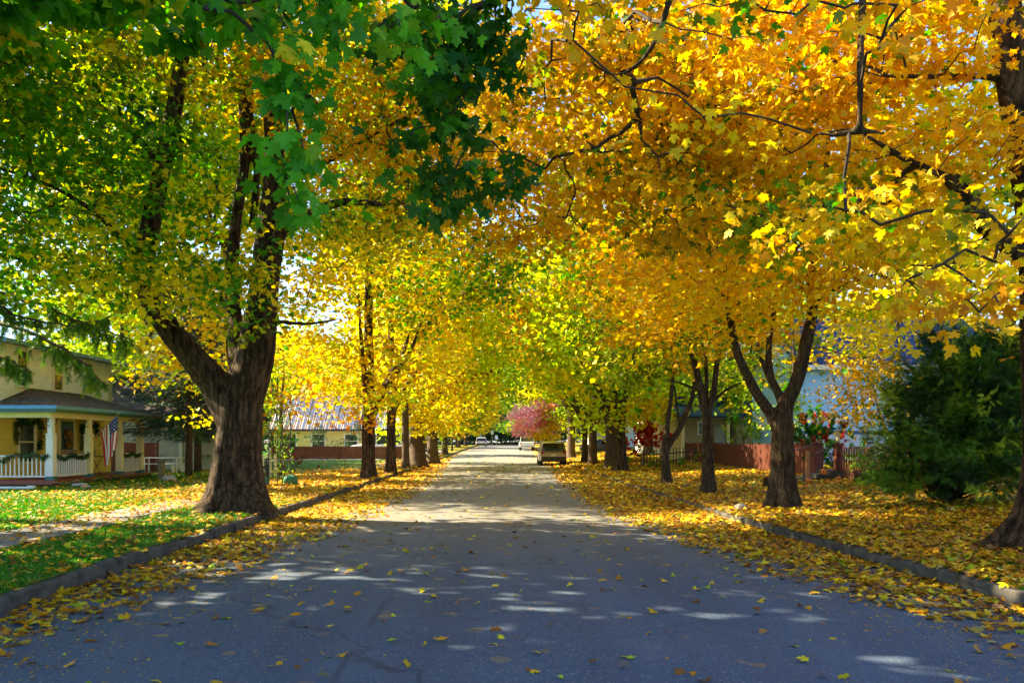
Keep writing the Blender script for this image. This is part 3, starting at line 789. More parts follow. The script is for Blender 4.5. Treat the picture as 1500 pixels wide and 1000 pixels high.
# --- big maple at the right edge
b = gbase(7.40, 10.4); z = b[2]
make_tree('maple_tree', 'large golden maple at the right edge with flared roots behind the kerb', b, [
    ([(7.40, 10.4, z), (7.36, 10.4, z + .5), P(1540, 640, 10.4), P(1534, 520, 10.4), P(1527, 400, 10.3), P(1518, 300, 10.3), P(1500, 200, 10.2), P(1482, 100, 10.1), P(1470, 0, 10.1), P(1465, -150, 10.2)],
     [.50, .36, .31, .27, .25, .24, .22, .21, .19, .15]),
    limb(Q(1510, 385, 10.3, .15), Q(1470, 350, 10.1, .135), Q(1440, 325, 9.9, .125), Q(1415, 285, 9.8, .12), Q(1392, 262, 9.7, .10)),
    limb(Q(1485, 112, 10.1, .10), Q(1440, 112, 10, .055), Q(1400, 113, 9.9, .045), Q(1345, 112, 9.7, .04), Q(1290, 112, 9.5, .03)),
    limb(Q(1470, -60, 10.1, .16), Q(1380, -120, 9.6, .14), Q(1250, -130, 9.2, .12), Q(1120, -90, 9.2, .10), Q(980, -80, 9.6, .08), Q(840, -60, 10, .05)),
    limb(Q(1268, -100, 9.2, .06), Q(1262, 30, 8.8, .05), Q(1260, 110, 8.6, .045), Q(1258, 190, 8.6, .04)),
    limb(Q(1300, 196, 8.6, .02), Q(1262, 192, 8.6, .045), Q(1225, 197, 8.7, .04), Q(1188, 195, 8.8, .02)),
    limb(Q(1392, 262, 9.7, .06), Q(1330, 235, 9.6, .05), Q(1268, 198, 9.4, .03)),
    limb(Q(1000, -80, 9.6, .06), Q(960, 60, 9.8, .045), Q(900, 110, 10, .03), Q(830, 60, 10, .02)),
], [
    (P(1360, 40, 9.6), (.95, 1.2, .6), 6.5, 36, pGOLD, None, None),
    (P(1180, 90, 10.5), (1.8, 1.6, 1.35), 4.6, 40, pGOLD, None, None),
    (P(1390, 220, 9.6), (1.1, 1.2, .45), 6.5, 36, pGOLD, None, None),
    (P(1300, 330, 9.2), (1.4, 1.2, .50), 7, 38, pGOLD, None, None),
    (P(1200, 310, 11), (1.5, 1.4, .75), 5, 38, pGOLDG, None, None),
    (P(920, 120, 12), (2.3, 1.8, 1.5), 4.2, 40, pGOLDG, None, None),
    (P(1060, 230, 12), (1.5, 1.4, 1.0), 4.2, 40, pGOLDG, None, None),
    (P(1420, 440, 6.6), (.55, .6, .22), 34, 16, pGOLD, 'near', .09),
    (P(1340, 425, 7.4), (.5, .6, .16), 28, 16, pGOLD, 'near', .09),
    (P(1470, 330, 7.4), (.4, .6, .4), 16, 16, pGOLD, 'near', .09),
    (P(1030, 290, 12.5), (2.6, 1.7, .85), 4.2, 40, pGOLDG, None, None),
    (P(770, 290, 13.5), (1.9, 1.6, .95), 3.6, 40, pGOLDG, None, None),
    (P(870, 20, 5.8), (.55, .4, .16), 34, 14, pGOLD, 'near', .095),
    (P(1130, 10, 6.6), (.8, .5, .22), 26, 14, pGOLD, 'near', .095),
    (P(1330, 30, 7.0), (.7, .5, .25), 20, 14, pGOLD, 'near', .095),
    (P(1040, 170, 7.6), (.10, .12, .10), 90, 10, [(YEL, 1)], 'near', .10),
    ((6.5, 11, 11), (6.0, 5.5, 3.0), .45, 20, pGOLD, 'far', .24),
    ((12, 10, 9), (3.5, 5, 4.5), .35, 20, pGOLD, 'far', .26),
], 103, flare=.95, sides=20, lsize=.102, spread=.34, kind='near', remesh=.04, hang=.7)

# --- right row, near
b = gbase(6.5, 17.7); z = b[2]; D = 17.7
make_tree('maple_tree', 'golden maple with a trunk splitting into three stems behind the right kerb', b, [
    ([(6.5, D, z), (6.48, D, z + .5), P(1147, 680, D), P(1146, 640, D), P(1145, 612, D), P(1152, 590, D), P(1168, 555, D), P(1180, 504, D), P(1190, 456, D), P(1188, 400, D), P(1200, 330, 17.4), P(1210, 250, 17.2), P(1215, 150, 17)],
     [.27, .245, .235, .235, .235, .17, .15, .135, .12, .105, .09, .07, .04]),
    limb(Q(1142, 630, D, .16), Q(1127, 604, D, .125), Q(1108, 576, 17.5, .115), Q(1092, 545, 17.3, .105), Q(1079, 514, 17.1, .095), Q(1070, 470, 17, .08), Q(1055, 410, 16.8, .06), Q(1030, 340, 16.6, .04)),
    limb(Q(1150, 606, D, .13), Q(1143, 582, 17.9, .105), Q(1127, 550, 18, .09), Q(1113, 522, 18.1, .04)),
    limb(Q(1130, 556, 18, .08), Q(1126, 520, 18.1, .075), Q(1129, 480, 18.2, .07), Q(1135, 450, 18.2, .06), Q(1142, 385, 18.3, .05), Q(1150, 300, 18.3, .04)),
    limb(Q(1186, 450, D, .06), Q(1230, 420, 17.3, .045), Q(1290, 400, 17, .03)),
], [
    (P(1060, 400, 16.6), (2.4, 2.0, 1.25), 3.4, 42, pGOLD, None, None),
    (P(1190, 350, 17), (2.6, 2.2, 1.1), 2.8, 42, pGOLD, None, None),
    (P(1290, 400, 17.5), (1.6, 1.8, 1.1), 2.8, 36, pYEL, None, None),
    (P(1270, 490, 18.5), (1.0, 1.2, .55), 2.8, 34, pYEL, None, None),
    (P(1225, 530, 18.5), (.7, .9, .45), 2.6, 32, pGOLDG, None, None),
    (P(1110, 470, 17.2), (1.0, 1.0, .35), 3.0, 34, pGOLD, None, None),
    (P(1020, 480, 18), (1.3, 1.2, .6), 3.4, 38, pGOLDG, None, None),
    (P(1100, 180, 18.5), (4.5, 2.6, 2.8), 1.2, 40, pGOLD, None, .13),
    (P(1370, 160, 18.5), (3.5, 2.6, 2.8), 1.2, 40, pGOLDG, None, .13),
    ((6.2, 17.5, 13.5), (5.5, 5.0, 2.6), .55, 22, pGOLD, 'far', .22),
    ((10.5, 18, 8), (2.5, 3.5, 3.0), .7, 20, pYEL, 'far', .20),
], 104, flare=.6, sides=18, lsize=.108, remesh=.03, bark=BARK2)

b = gbase(6.35, 23.2); z = b[2]; D = 23.2
make_tree('maple_tree', 'slim straight golden maple with upswept limbs, second in the right row', b, [
    ([(6.35, D, z), (6.33, D, z + .5), P(1037, 660, D), P(1036, 610, D), P(1030, 590, D), P(1022, 550, D), P(1010, 500, D), P(1000, 420, D), P(995, 300, D)], [.22, .17, .155, .15, .12, .10, .08, .06, .04]),
    limb(Q(1037, 605, D, .11), Q(1046, 570, D, .09), Q(1050, 535, D, .08), Q(1060, 480, D, .06), Q(1075, 400, D, .04)),
    limb(Q(1034, 598, D, .07), Q(1035, 550, 23.6, .06), Q(1030, 500, 24, .05)),
    limb(Q(1042, 590, D, .05), Q(1062, 572, D, .04), Q(1085, 560, 23, .025)),
    limb(Q(1024, 572, D, .05), Q(1000, 562, D, .03), Q(978, 556, 23, .02)),
], [
    (P(1000, 470, D), (2.3, 2.2, 1.3), 2.4, 36, pGOLD, None, .12),
    (P(1080, 490, D), (1.6, 1.6, 1.0), 2.4, 36, pGOLD, None, .12),
    (P(960, 400, D), (3.0, 2.4, 2.4), 1.4, 36, pGOLDG, None, .13),
    (P(1050, 350, D), (3.0, 2.4, 2.2), 1.3, 36, pGOLD, None, .13),
    ((6.2, D, 11), (4.5, 4.0, 3.0), .5, 20, pGOLD, 'far', .24),
], 105, flare=.35, sides=14, bark=BARK2, lsize=.15)

b = gbase(6.35, 28.6); z = b[2]; D = 28.6
make_tree('maple_tree', 'young maple forked like a letter Y with leaning right stem, third in the right row', b, [
    ([(6.3, D, z), (6.28, D, z + .4), P(975, 680, D), P(974, 656, D), P(978, 620, D), P(983, 580, D), P(985, 540, D), P(980, 470, D), P(975, 380, D)], [.19, .155, .145, .15, .085, .075, .065, .05, .03]),
    limb(Q(974, 662, D, .12), Q(984, 645, D, .11), Q(996, 628, D, .105), Q(1005, 605, D, .10), Q(1014, 582, D, .08), Q(1020, 540, D, .06), Q(1025, 480, D, .04)),
    limb(Q(996, 625, D, .05), Q(992, 600, D, .04), Q(988, 565, D, .03)),
], [
    (P(950, 500, D), (2.2, 2.2, 1.6), 1.3, 30, pYG, None, .16),
    (P(940, 420, D), (2.4, 2.2, 2.0), 1.1, 30, pGOLDG, None, .16),
    (P(1010, 520, D), (1.5, 1.8, 1.0), 1.1, 30, pGOLDG, None, .16),
    (P(930, 560, D), (1.3, 1.4, .6), 1.4, 30, pYG, None, .16),
    ((6, D, 10.5), (4.5, 4, 3), .5, 20, pYG, 'far', .24),
], 106, flare=.35, sides=12, bark=BARK2, lsize=.16)

# --- rows of maples farther along both sides
def row_tree(px, D, w, pal, seed, label, X=None, low=3.4, R=5.4, hgt=14.0, lean=(0, 0), fork=True, group=None, kind=None, side=0, lsz=None, dn=.8, extra=(), clear=0.0):
    x = X if X is not None else X_(px, D); r = w * D / F / 2; b = gbase(x, D); z = b[2]
    kd = kind or ('mid' if D < 36 else 'far'); ls = lsz or (.16 if D < 36 else .19 + D * .0012)
    rs = np.random.RandomState(seed); fz = z + low * .95
    L = [([(x, D, z), (x, D, z + .5), (x + lean[0] * .2, D, z + low * .5), (x + lean[0] * .5, D + lean[1] * .5, fz), (x + lean[0], D + lean[1], z + hgt * .6), (x + lean[0] * 1.3, D, z + hgt)], [r * 1.1, r * .97, r * .92, r * .9, r * .5, r * .2])]
    if fork:
        for k in range(3):
            a = rs.uniform(0, 6.28) if k else (0.2 if side < 0 else 3.0)
            dx, dy = math.cos(a), math.sin(a)
            L.append(([(x + lean[0] * .4, D + lean[1] * .4, fz - .5 - .25 * k), (x + dx * .7, D + dy * .7, fz + .9), (x + dx * 1.7, D + dy * 1.6, fz + 2.4), (x + dx * 2.4, D + dy * 2.2, fz + 4.2)], [r * .6, r * .5, r * .32, r * .15]))
    B = []
    cz = z + low + (hgt - low) * .52
    B.append(((x, D, cz + .8), (R * .8, R * .8, (hgt - low) * .55), .34 * dn, 26, pal, kd, ls))
    for k in range(7):
        a = k * 2 * PI / 7 + rs.uniform(-.3, .3); q = rs.uniform(.55, .72) * R
        B.append(((x + q * math.cos(a), D + q * math.sin(a), z + low + rs.uniform(-.1, 2.6)), (R * .42, R * .42, rs.uniform(.9, 1.5)), 1.0 * dn, 26, pal, kd, ls))
    for k in range(6):
        a = k * 2 * PI / 6 + rs.uniform(-.3, .3); q = rs.uniform(.5, .7) * R
        B.append(((x + q * math.cos(a), D + q * math.sin(a), z + low + (hgt - low) * rs.uniform(.4, .75)), (R * .42, R * .42, rs.uniform(1.2, 1.8)), .7 * dn, 26, pal, kd, ls))
    if clear:
        B = [((q_[0][0], q_[0][1], max(q_[0][2], z + clear + q_[1][2])) if (q_[0][0] - x) * (1 if x > 0 else -1) < .6 else q_[0],) + tuple(q_[1:]) for q_ in B]
    for e in extra: B.append((P(*e[0]), e[1], e[2] * .85, 26, e[3] if len(e) > 3 else pal, kd, ls))
    return make_tree('maple_tree', label, b, L, B, seed, bark=BARK if D < 45 else BARKF, group=group, flare=.4, sides=14 if D < 45 else 9, lsize=ls, spread=.5, cull=D < 45, remesh=.05 if D < 40 else 0, kind=kd)

pORL = pORA
row_tree(540, 33.0, 21, [(GOLD,2),(YEL,4),(LIME,2),(ORA,.8),(YG,1)], 201, 'orange maple with dark straight trunk, first beyond the big maple on the left', low=3.1, R=4.2, side=-1, extra=[((590,200,34),(5,3.5,5),.7,pGOLDG),((560,60,34),(5,3.5,4),.6,pGY),((500,500,31),(2.2,2,1.3),1.4,pYEL),((455,560,31),(1.0,1.2,1.0),1.6,pORA),((520,590,31.5),(.9,1,.8),2.0,pORA),((580,585,33),(1.1,1,.7),1.8,pORA),((440,600,34),(.9,1,.5),1.8,pORA),((530,615,32),(.5,.6,.3),4,pORA),((470,430,32),(2.2,2,1.4),1.0,pGY),((570,540,31.5),(1.3,1,.9),1.8),((620,420,33),(2.5,2.5,2.0),1.0,pGOLDG)])
row_tree(573, 38.5, 15, [(GOLD,2),(YEL,3),(LIME,2.5),(OLI,.8)], 202, 'amber maple with slim dark trunk, second beyond the big maple on the left', low=3.5, R=4.0, side=-1)
row_tree(594, 45.0, 11, pYEL, 203, 'narrow yellow maple standing close before a broad double trunk on the left', low=4.4, R=3.8, side=-1, extra=[((640,430,45),(3.5,3.5,3.2),.8,pYEL),((700,380,45),(4,4,3),.6,pGOLDG),((610,330,45),(5,4,3.5),.4,pGOLDG)])
b = gbase(-5.0, 51); z = b[2]; D = 51
row_tree(612, 51.0, 25, pYEL, 204, 'yellow maple with very broad double trunk in the left row', low=3.0, R=4.8, side=-1, dn=.9, extra=[((690,500,51),(2.8,3,2.2),1.0,pLIME),((660,560,50),(1.6,2,1.2),1.0,pORA),((730,440,53),(3.5,4,3),.6,pGOLDG)])
row_tree(634, 60.0, 17, pYG, 205, 'yellow-green maple forked in a wide V beside the left gutter', low=2.7, R=4.6, side=-1, dn=.9, extra=[((680,560,60),(2.6,3,2.4),1.0,pYEL),((730,520,62),(3.4,4,2.8),.8,pYG),((760,450,62),(4.5,4,4),.45,pGOLDG)])
row_tree(651, 85.0, 9, [(GRN, 3), (YG, 2), (LIME, 1)], 206, 'green-leaved maple by the far street pole on the left', low=2.8, R=4.6, side=-1, extra=[((690,590,85),(2.6,4,3),.8,pGOLD),((730,560,88),(4,4,3),.6,[(GRN,3),(OLI,2),(YG,2)]),((740,500,90),(6,5,5),.3,pYG)])
row_tree(672, 122.0, 5, pYEL, 207, 'small far yellow maple in the left row before the parked white car', low=3.0, R=5.0, side=-1, extra=[((700,600,122),(3.5,4,3),.8),((720,570,122),(6,5,4),.3,pGOLDG)])
row_tree(682, 150.0, 5, pYEL, 208, 'farthest yellow maple of the left row near the parked white car', low=3.0, R=5.2, side=-1)

row_tree(908, 40.8, 19, pLIME, 211, 'lime-yellow maple with thick trunk, fourth in the right row', low=2.9, R=4.4, side=1, extra=[((800,220,42),(6,4,5.5),.6,pGOLD),((950,150,42),(6,4,5),.4,pYG),((690,140,44),(5,4,6),.5,pGOLDG),((850,480,41),(3.0,3,3.2),1.0),((900,600,39.5),(1.6,1.2,1.0),1.8),((860,400,41),(3.5,3,2.6),.7,pLIME),((940,600,40),(1.5,1.4,1.2),1.4,pGOLD),((880,330,42),(5,4,3),.4,pGOLDG)], clear=3.9)
row_tree(893, 45.5, 14, pLIME, 212, 'lime-green maple standing close behind another thick trunk in the right row', low=3.2, R=3.8, side=1, clear=3.9)
row_tree(868, 53.0, 13, pLIME, 213, 'maple with mossy trunk to the right of the parked gold SUV', low=3.1, R=4.2, side=1, extra=[((825,510,53),(2.6,3,2.4),1.0,pGOLD),((790,470,54),(3.2,3,3),.8,pGOLDG),((780,400,55),(4,4,3.5),.5,pGOLDG)], clear=5.2)
row_tree(857, 58.0, 9, pYG, 214, 'slender dark-trunked maple directly beside the parked gold SUV', low=3.2, R=4.0, side=1, clear=5.2)
row_tree(837, 70.0, 12, pLIME, 215, 'tall maple with sunlit tan trunk just beyond the parked gold SUV', low=4.6, R=4.4, hgt=11, side=1, extra=[((810,520,70),(2.5,3,2.4),.8,pYG),((765,510,72),(3.5,4,2.8),.6,[(OLI,3),(GRN,2),(YG,2)]),((862,612,69),(1.3,1.5,1.8),1.2,pLIME)], clear=5.2)
row_tree(800, 92.0, 6, pYG, 216, 'yellow-green maple behind the round pink tree on the right', X=7.2, low=4.5, R=5, hgt=12, side=1, clear=5.2)
row_tree(790, 118.0, 5, pGOLD, 217, 'golden maple near the parked white pickup on the right', X=9.0, low=3.5, R=5, side=1)

# --- yard trees that close the view behind the rows: three built, then copied
def yard(seed, pal, R, h, low, label, name='yard_tree'):
    t = row_tree(0, 60.0, 14, pal, seed, label, X=0.0, low=low, R=R, hgt=h, kind='far', lsz=.27, dn=.62)
    return t
protos = {
    'yellow': yard(301, pYEL, 6.2, 13, 3.0, 'tall yellow yard tree rising behind the brown board fence'),
    'green': yard(302, pYG, 6.5, 14, 3.2, 'tall yellow-green yard tree rising behind the green lawn'),
    'amber': yard(303, pORA, 5.6, 11.5, 2.8, 'amber yard tree spreading over the left lawn'),
    'olive': yard(304, [(OLI, 3), (GRN, 3), (YG, 2), (LIME, 1)], 6.5, 14, 3.4, 'olive green yard tree'),
}
spots = [  # kind, x, y, turn, scale, label
    ('yellow', -21, 58, .3, .8, 'yellow tree to the left of the metal-roofed house'),
    ('green', -23, 84, 1.2, 1.1, 'yellow-green tree behind the metal-roofed house'),
    ('yellow', -29, 100, 2.2, 1.2, 'big yellow tree far behind the metal-roofed house'),
    ('green', -24, 52, 3.3, 1.15, 'tall yellow-green tree to the left behind the porch house garden'),
    ('amber', -19, 112, 4.0, 1.1, 'amber tree beyond the white vehicles behind the fence'),
    ('yellow', -19, 132, .9, 1.3, 'bright yellow tree far down the street, left of the street pole'),
    ('green', -17, 160, 2.6, 1.3, 'far yellow-green tree behind the left row'),
    ('olive', -9, 160, 1.6, 1.0, 'dark olive tree at the far end of the left row'),
    ('green', 15, 50, 2.0, 1.0, 'yellow-green tree behind the small blue-roofed house'),
    ('yellow', 13, 66, .4, 1.0, 'yellow tree behind the low dark fence on the right'),
    ('olive', 22, 62, 1.9, 1.15, 'olive tree behind the pale blue house on the right'),
    ('green', 13, 84, 4.4, 1.05, 'yellow-green tree behind the bright red bush'),
    ('yellow', 26, 44, 3.0, 1.2, 'tall yellow tree above the roof of the pale blue house'),
    ('green', 15, 110, 5.2, 1.15, 'far yellow-green tree on the right beyond the pickup'),
    ('olive', 11, 140, .8, 1.1, 'far olive tree on the right beyond the pickup'),
    ('yellow', 32, 30, 2.5, 1.1, 'yellow tree behind the dark cedar at the right'),
    ('olive', -34, 44, 1.0, 1.3, 'tall olive tree behind the roof of the porch house'),
    ('green', -30, 66, 2.0, 1.2, 'yellow-green tree above the dark spruces on the left'),
    ('olive', -6, 185, 2.0, 1.0, 'olive tree closing the far left end of the street'),
    ('olive', 8, 176, 4.0, 1.0, 'olive tree closing the far right end of the street'),
]
used = set()
for kd, x, y, rz, sc_, lab in spots:
    p = (x, y, float(gz(x, y)) - .06)
    if kd in used: dup(protos[kd], p, rz, lab, sc_)
    else:
        t = protos[kd]; t.location = p; t.rotation_euler = (0, 0, rz); t.scale = (sc_,) * 3; t['label'] = lab; used.add(kd)

# bright yellow maple behind the big trunk
b = gbase(-8.6, 27)
make_tree('maple_tree', 'bright yellow maple hidden behind the huge old trunk on the left', b, [
    ([(-8.6, 27, b[2]), (-8.6, 27, 2.5), (-8.9, 27, 5), (-9, 27, 8)], [.2, .16, .12, .05]),
    ([(-8.7, 27, 3.0), (-9.8, 26.6, 4.1), (-11.2, 26.2, 4.6)], [.1, .07, .03]),
], [
    (P(245, 545, 26), (1.25, 1.2, .75), 2.2, 30, pYEL, None, .15),
    (P(215, 500, 26), (1.4, 1.2, .6), 2.0, 30, pYEL, None, .15),
    (P(320, 490, 27), (1.8, 1.6, 1.4), 1.2, 28, pYEL, None, .15),
    (P(300, 610, 27), (.35, .5, .25), 4, 20, pYEL, None, .14),
    ((-8.8, 27, 7.6), (3.6, 3.2, 2.6), .9, 26, pYEL, 'mid', .15),
    (P(250, 230, 28), (5.0, 3.5, 3.6), 1.1, 30, pYG, 'mid', .16),
    (P(70, 330, 28), (4.2, 3.0, 2.6), 1.0, 30, pGY, 'mid', .16),
    (P(480, 230, 28), (4.2, 3, 3.8), 1.2, 32, pYG, 'mid', .16),
    (P(60, 60, 27), (5.5, 3.0, 3.5), .9, 30, pGY, 'mid', .16),
    ((-13, 30.5, 13), (5.5, 4.5, 3.2), .8, 24, pYG, 'far', .24),  # high crown mass added to shade the road
], 121, sides=10, flare=.3, lsize=.15)
# small brown-leaved sapling by the arch
b = gbase(-9.2, 35.0)
make_tree('young_tree', 'small tree with brownish orange leaves beside the garden arch', b, [
    ([(-9.2, 35, b[2]), (-9.2, 35, 1.6), (-9.25, 35, 3.0), (-9.1, 35, 4.6)], [.12, .10, .08, .03])],
    [(P(400, 580, 34), (1.0, 1.0, 1.0), 2.0, 26, [(OLI, 2), (YG, 2), (BRN, 1), (ORA, 1)], None, .14),
     (P(440, 575, 35), (1.0, 1.0, .9), 1.8, 26, [(ORA, 3), (BRN, 2), (GOLD, 1)], None, .14),
     (P(405, 630, 34), (.7, .8, .4), 2.0, 24, [(OLI, 2), (YG, 2), (ORA, 1)], None, .14),
     (P(430, 510, 35), (1.6, 1.4, 1.2), 1.2, 24, pORA, None, .15)], 122, sides=8, flare=.2, lsize=.14, bark=BARKF)

# round pink and orange ornamental tree
b = gbase(5.9, 85.0)
make_tree('ornamental_tree', 'round pink and orange ornamental tree beyond the parked gold SUV', b, [
    ([(5.9, 85, b[2]), (5.9, 85, b[2] + 1.6), (5.9, 85, b[2] + 4)], [.2, .17, .1])], [
    (P(770, 616, 84), (1.9, 2.0, 1.9), 5, 16, [((1.0, .66, .72), 4), ((1.0, .48, .50), 2)], 'far', .2),
    (P(800, 612, 85), (1.9, 2.0, 2.3), 5, 16, [((.85, .34, .06), 4), (GOLD, 2), ((.9, .35, .4), 1.5)], 'far', .2),
    (P(800, 634, 84), (2.0, 1.8, .9), 5, 16, [(GOLD, 3), (YEL, 2)], 'far', .2)], 131, sides=8, cull=False, spread=.3, bark=BARKF, lsize=.2)
# small bright orange street tree, far left
b = gbase(-5.9, 132.0)
make_tree('ornamental_tree', 'small round yellow-orange tree by the far left kerb', b, [
    ([(-5.9, 132, b[2]), (-5.9, 132, b[2] + 1.4), (-5.9, 132, b[2] + 3)], [.1, .08, .05])], [
    ((-5.9, 132, b[2] + 2.4), (1.2, 1.2, 1.1), 8, 16, [(GOLD, 3), (ORA, 1)], 'far', .25)], 132, sides=8, cull=False, spread=.3, bark=BARKF, lsize=.2)
# yellowish slender tree in front of the pale blue house
b = gbase(13.0, 25.5)
make_tree('young_tree', 'slender amber tree with open crown in front of the pale blue house', b, [
    ([(13.0, 25.5, b[2]), (12.95, 25.5, 2.0), (13.05, 25.5, 4.6), (12.9, 25.5, 7)], [.07, .05, .04, .015]),
    ([(13.0, 25.5, 1.0), (13.5, 25.5, 2.5), (13.8, 25.5, 4.4)], [.05, .03, .015]),
    ([(13.0, 25.5, 1.2), (12.4, 25.5, 2.6), (12.1, 25.5, 4.0)], [.05, .03, .015])], [
    (P(1270, 570, 25), (1.05, 1.0, 1.4), 11, 28, [(ORA, 2), (GOLD, 3), (OLI, 2)], 'oval', .15),
    (P(1230, 590, 25), (.6, .8, .5), 9, 28, [(OLI, 2), (GOLD, 2)], 'oval', .15),
    (P(1280, 480, 25.5), (1.3, 1.2, 1.0), 4.0, 28, [(YEL, 3), (GOLD, 2), (YG, 1)], 'mid', .14)], 133, sides=8, flare=.1, lsize=.14, bark=BARKF)

# ------------------------------------------------------------------ conifers
def make_spruce(label, x, y, h, R, pal, seed, low=1.2, n_wh=22, tr=.2, spray=.28, name='spruce_tree', per=1.0, droop=.35):
    rs = np.random.RandomState(seed); z = float(gz(x, y)) - .05
    root = thing(name, label, 'tree', (x, y, z))
    mb = MB(); mb.tube([(0, 0, 0), (0, 0, h * .5), (0, 0, h)], [tr, tr * .6, .02], 9); mb.build('trunk', SPBARK, root, smooth=True)
    A = []; B = []; pos = []; tip = []
    for w in range(n_wh):
        t = (w + .5) / n_wh; zz = low + (h - low) * t; L = R * (1 - t) ** .75 + .25
        for k in range(rs.randint(6, 9)):
            a = rs.uniform(0, 2 * PI); Lk = L * rs.uniform(.75, 1.15); z0 = zz + rs.uniform(-.25, .25)
            d = np.array([math.cos(a), math.sin(a), 0]); s_ = np.array([-d[1], d[0], 0])
            m = 5; pts = [np.array([0, 0, z0]) + d * Lk * u_ + np.array([0, 0, -droop * Lk * u_ + .30 * droop * Lk * u_ * u_ * 2]) for u_ in np.linspace(0, 1, m)]
            A += pts[:-1]; B += pts[1:]
            n = int((10 + Lk * 26) * per); u_ = rs.rand(n) ** .7; pp = np.array(pts)
            f = u_ * (m - 1); i0 = np.minimum(f.astype(int), m - 2); fr = (f - i0)[:, None]
            q = pp[i0] * (1 - fr) + pp[i0 + 1] * fr
            wd = .32 * Lk * (1 - u_ * .75)
            off = rs.uniform(-1, 1, n) * wd
            q = q + s_ * off[:, None] - np.array([0, 0, 1.0]) * (np.abs(off) * .35 + rs.uniform(0, .12, n))[:, None]
            pos.append(q); tip.append(d * .9 + s_ * (np.sign(off) * .8)[:, None] + np.array([0, 0, -.25]) + rs.normal(0, .25, (n, 3)))
    A = np.array(A); B = np.array(B); V, Fc = frusta(A, B, np.full(len(A), .022), np.full(len(A), .014), 4)
    tw = (V, Fc); pos = np.concatenate(pos); tip = np.concatenate(tip); n = len(pos)
    col = pick(rs, pal, n) * rs.uniform(.7, 1.25, (n, 1))
    V, Fc, C = scatter(rs, pos, spray * rs.uniform(.7, 1.3, n), 'spray', col, tip, np.stack([rs.normal(0, .3, n), rs.normal(0, .3, n), np.ones(n)], 1), .2)
    link('crown', crown_mesh('crown', (V, Fc, C), tw, [NEEDLE, SPBARK]), None, root)
    return root
SPG = [((.022, .065, .018), 3), ((.04, .10, .02), 2), ((.012, .035, .014), 2)]
SPB = [((.025, .060, .055), 3), ((.045, .10, .10), 2), ((.015, .04, .04), 2)]
make_spruce('dark spruce with bare lower trunk on the lawn right of the porch', -13.3, 35, 9.5, 3.0, SPG, 401, low=2.3, tr=.17)
make_spruce('blue-green spruce rising behind the downpipe of the porch house', -15.3, 41.5, 11.5, 3.4, SPB, 402, low=2.2)
make_spruce('dark spruce behind the huge trunk in the neighbouring yard', -17, 47, 12, 3.6, SPG, 403, low=1.2)

# Norway spruce out of frame, its hanging limbs cross the upper left
x, y = -13.2, 16.5; rs = np.random.RandomState(410); z = float(gz(x, y)) - .05
root = thing('spruce_tree', 'weeping spruce limb reaching in from the left in front of the porch house', 'tree', (x, y, z))
mb = MB(); mb.tube([(0, 0, 0), (0, 0, 8), (0, 0, 16)], [.32, .22, .03], 10); mb.build('trunk', SPBARK, root, smooth=True)
A = []; B = []; ra = []; rb = []; pos = []; tip = []; cc = []
limbs_ = [([(-13.2, 16.5, 5.6), P(-60, 455, 16), P(20, 478, 15.6), P(85, 505, 15.2), P(125, 535, 15), P(150, 560, 14.9)], .06, .6),
          ([(-13.2, 16.5, 5.0), P(-50, 500, 15), P(10, 525, 14.8), P(45, 545, 14.6)], .04, .5),
          ([(-13.2, 16.5, 6.2), P(-20, 420, 16.5), P(70, 450, 16.3), P(140, 478, 16), P(195, 500, 15.8)], .05, .7),
          ([(-13.2, 16.5, 6.0), P(-30, 440, 15.4), P(50, 470, 15.0), P(110, 478, 14.8), P(165, 462, 14.6)], .035, .35)]
for pts, r0, hg in limbs_:
    pts = np.array(pts) - np.array([x, y, z]); m = 26
    seg = np.linspace(0, len(pts) - 1.001, m); i0 = seg.astype(int); fr = (seg - i0)[:, None]; q = pts[i0] * (1 - fr) + pts[i0 + 1] * fr
    q[1:-1, 2] += rs.normal(0, .02, m - 2)
    A += list(q[:-1]); B += list(q[1:]); ra += list(np.linspace(r0, .012, m)[:-1]); rb += list(np.linspace(r0, .012, m)[1:])
    for i in range(3, m):
        for k in range(3 if rs.rand() < .6 else 1):
            L = rs.uniform(.2, .8) * hg; a = rs.uniform(0, 2 * PI); sdv = np.array([math.cos(a) * .38, math.sin(a) * .38, -.9 if k < 4 else .05]) * L
            p0 = q[i - 1] + (q[i] - q[i - 1]) * rs.rand() if i < m else q[-1]; p1 = p0 + sdv * .5 * np.array([1.3, 1.3, .6]); p2 = p0 + sdv
            A += [p0, p1]; B += [p1, p2]; ra += [.008, .006]; rb += [.006, .003]
            n = int(26 * L) + 5; t = rs.rand(n)[:, None]; w = np.where(t < .5, p0 + (p1 - p0) * t * 2, p1 + (p2 - p1) * (t * 2 - 1))
            pos.append(w + rs.normal(0, .02, (n, 3))); tip.append(norm(sdv[None])[0] + rs.normal(0, .55, (n, 3)) + np.array([0, 0, -.3]))
            cc.append(pick(rs, [((.06, .16, .018), 3), ((.14, .30, .02), 2.5), ((.26, .42, .03), 1)], n) * rs.uniform(.7, 1.2))
A = np.array(A); B = np.array(B); V, Fc = frusta(A, B, np.array(ra), np.array(rb), 6)
tw = (V, Fc); pos = np.concatenate(pos); tip = np.concatenate(tip); C = np.concatenate(cc); n = len(pos)
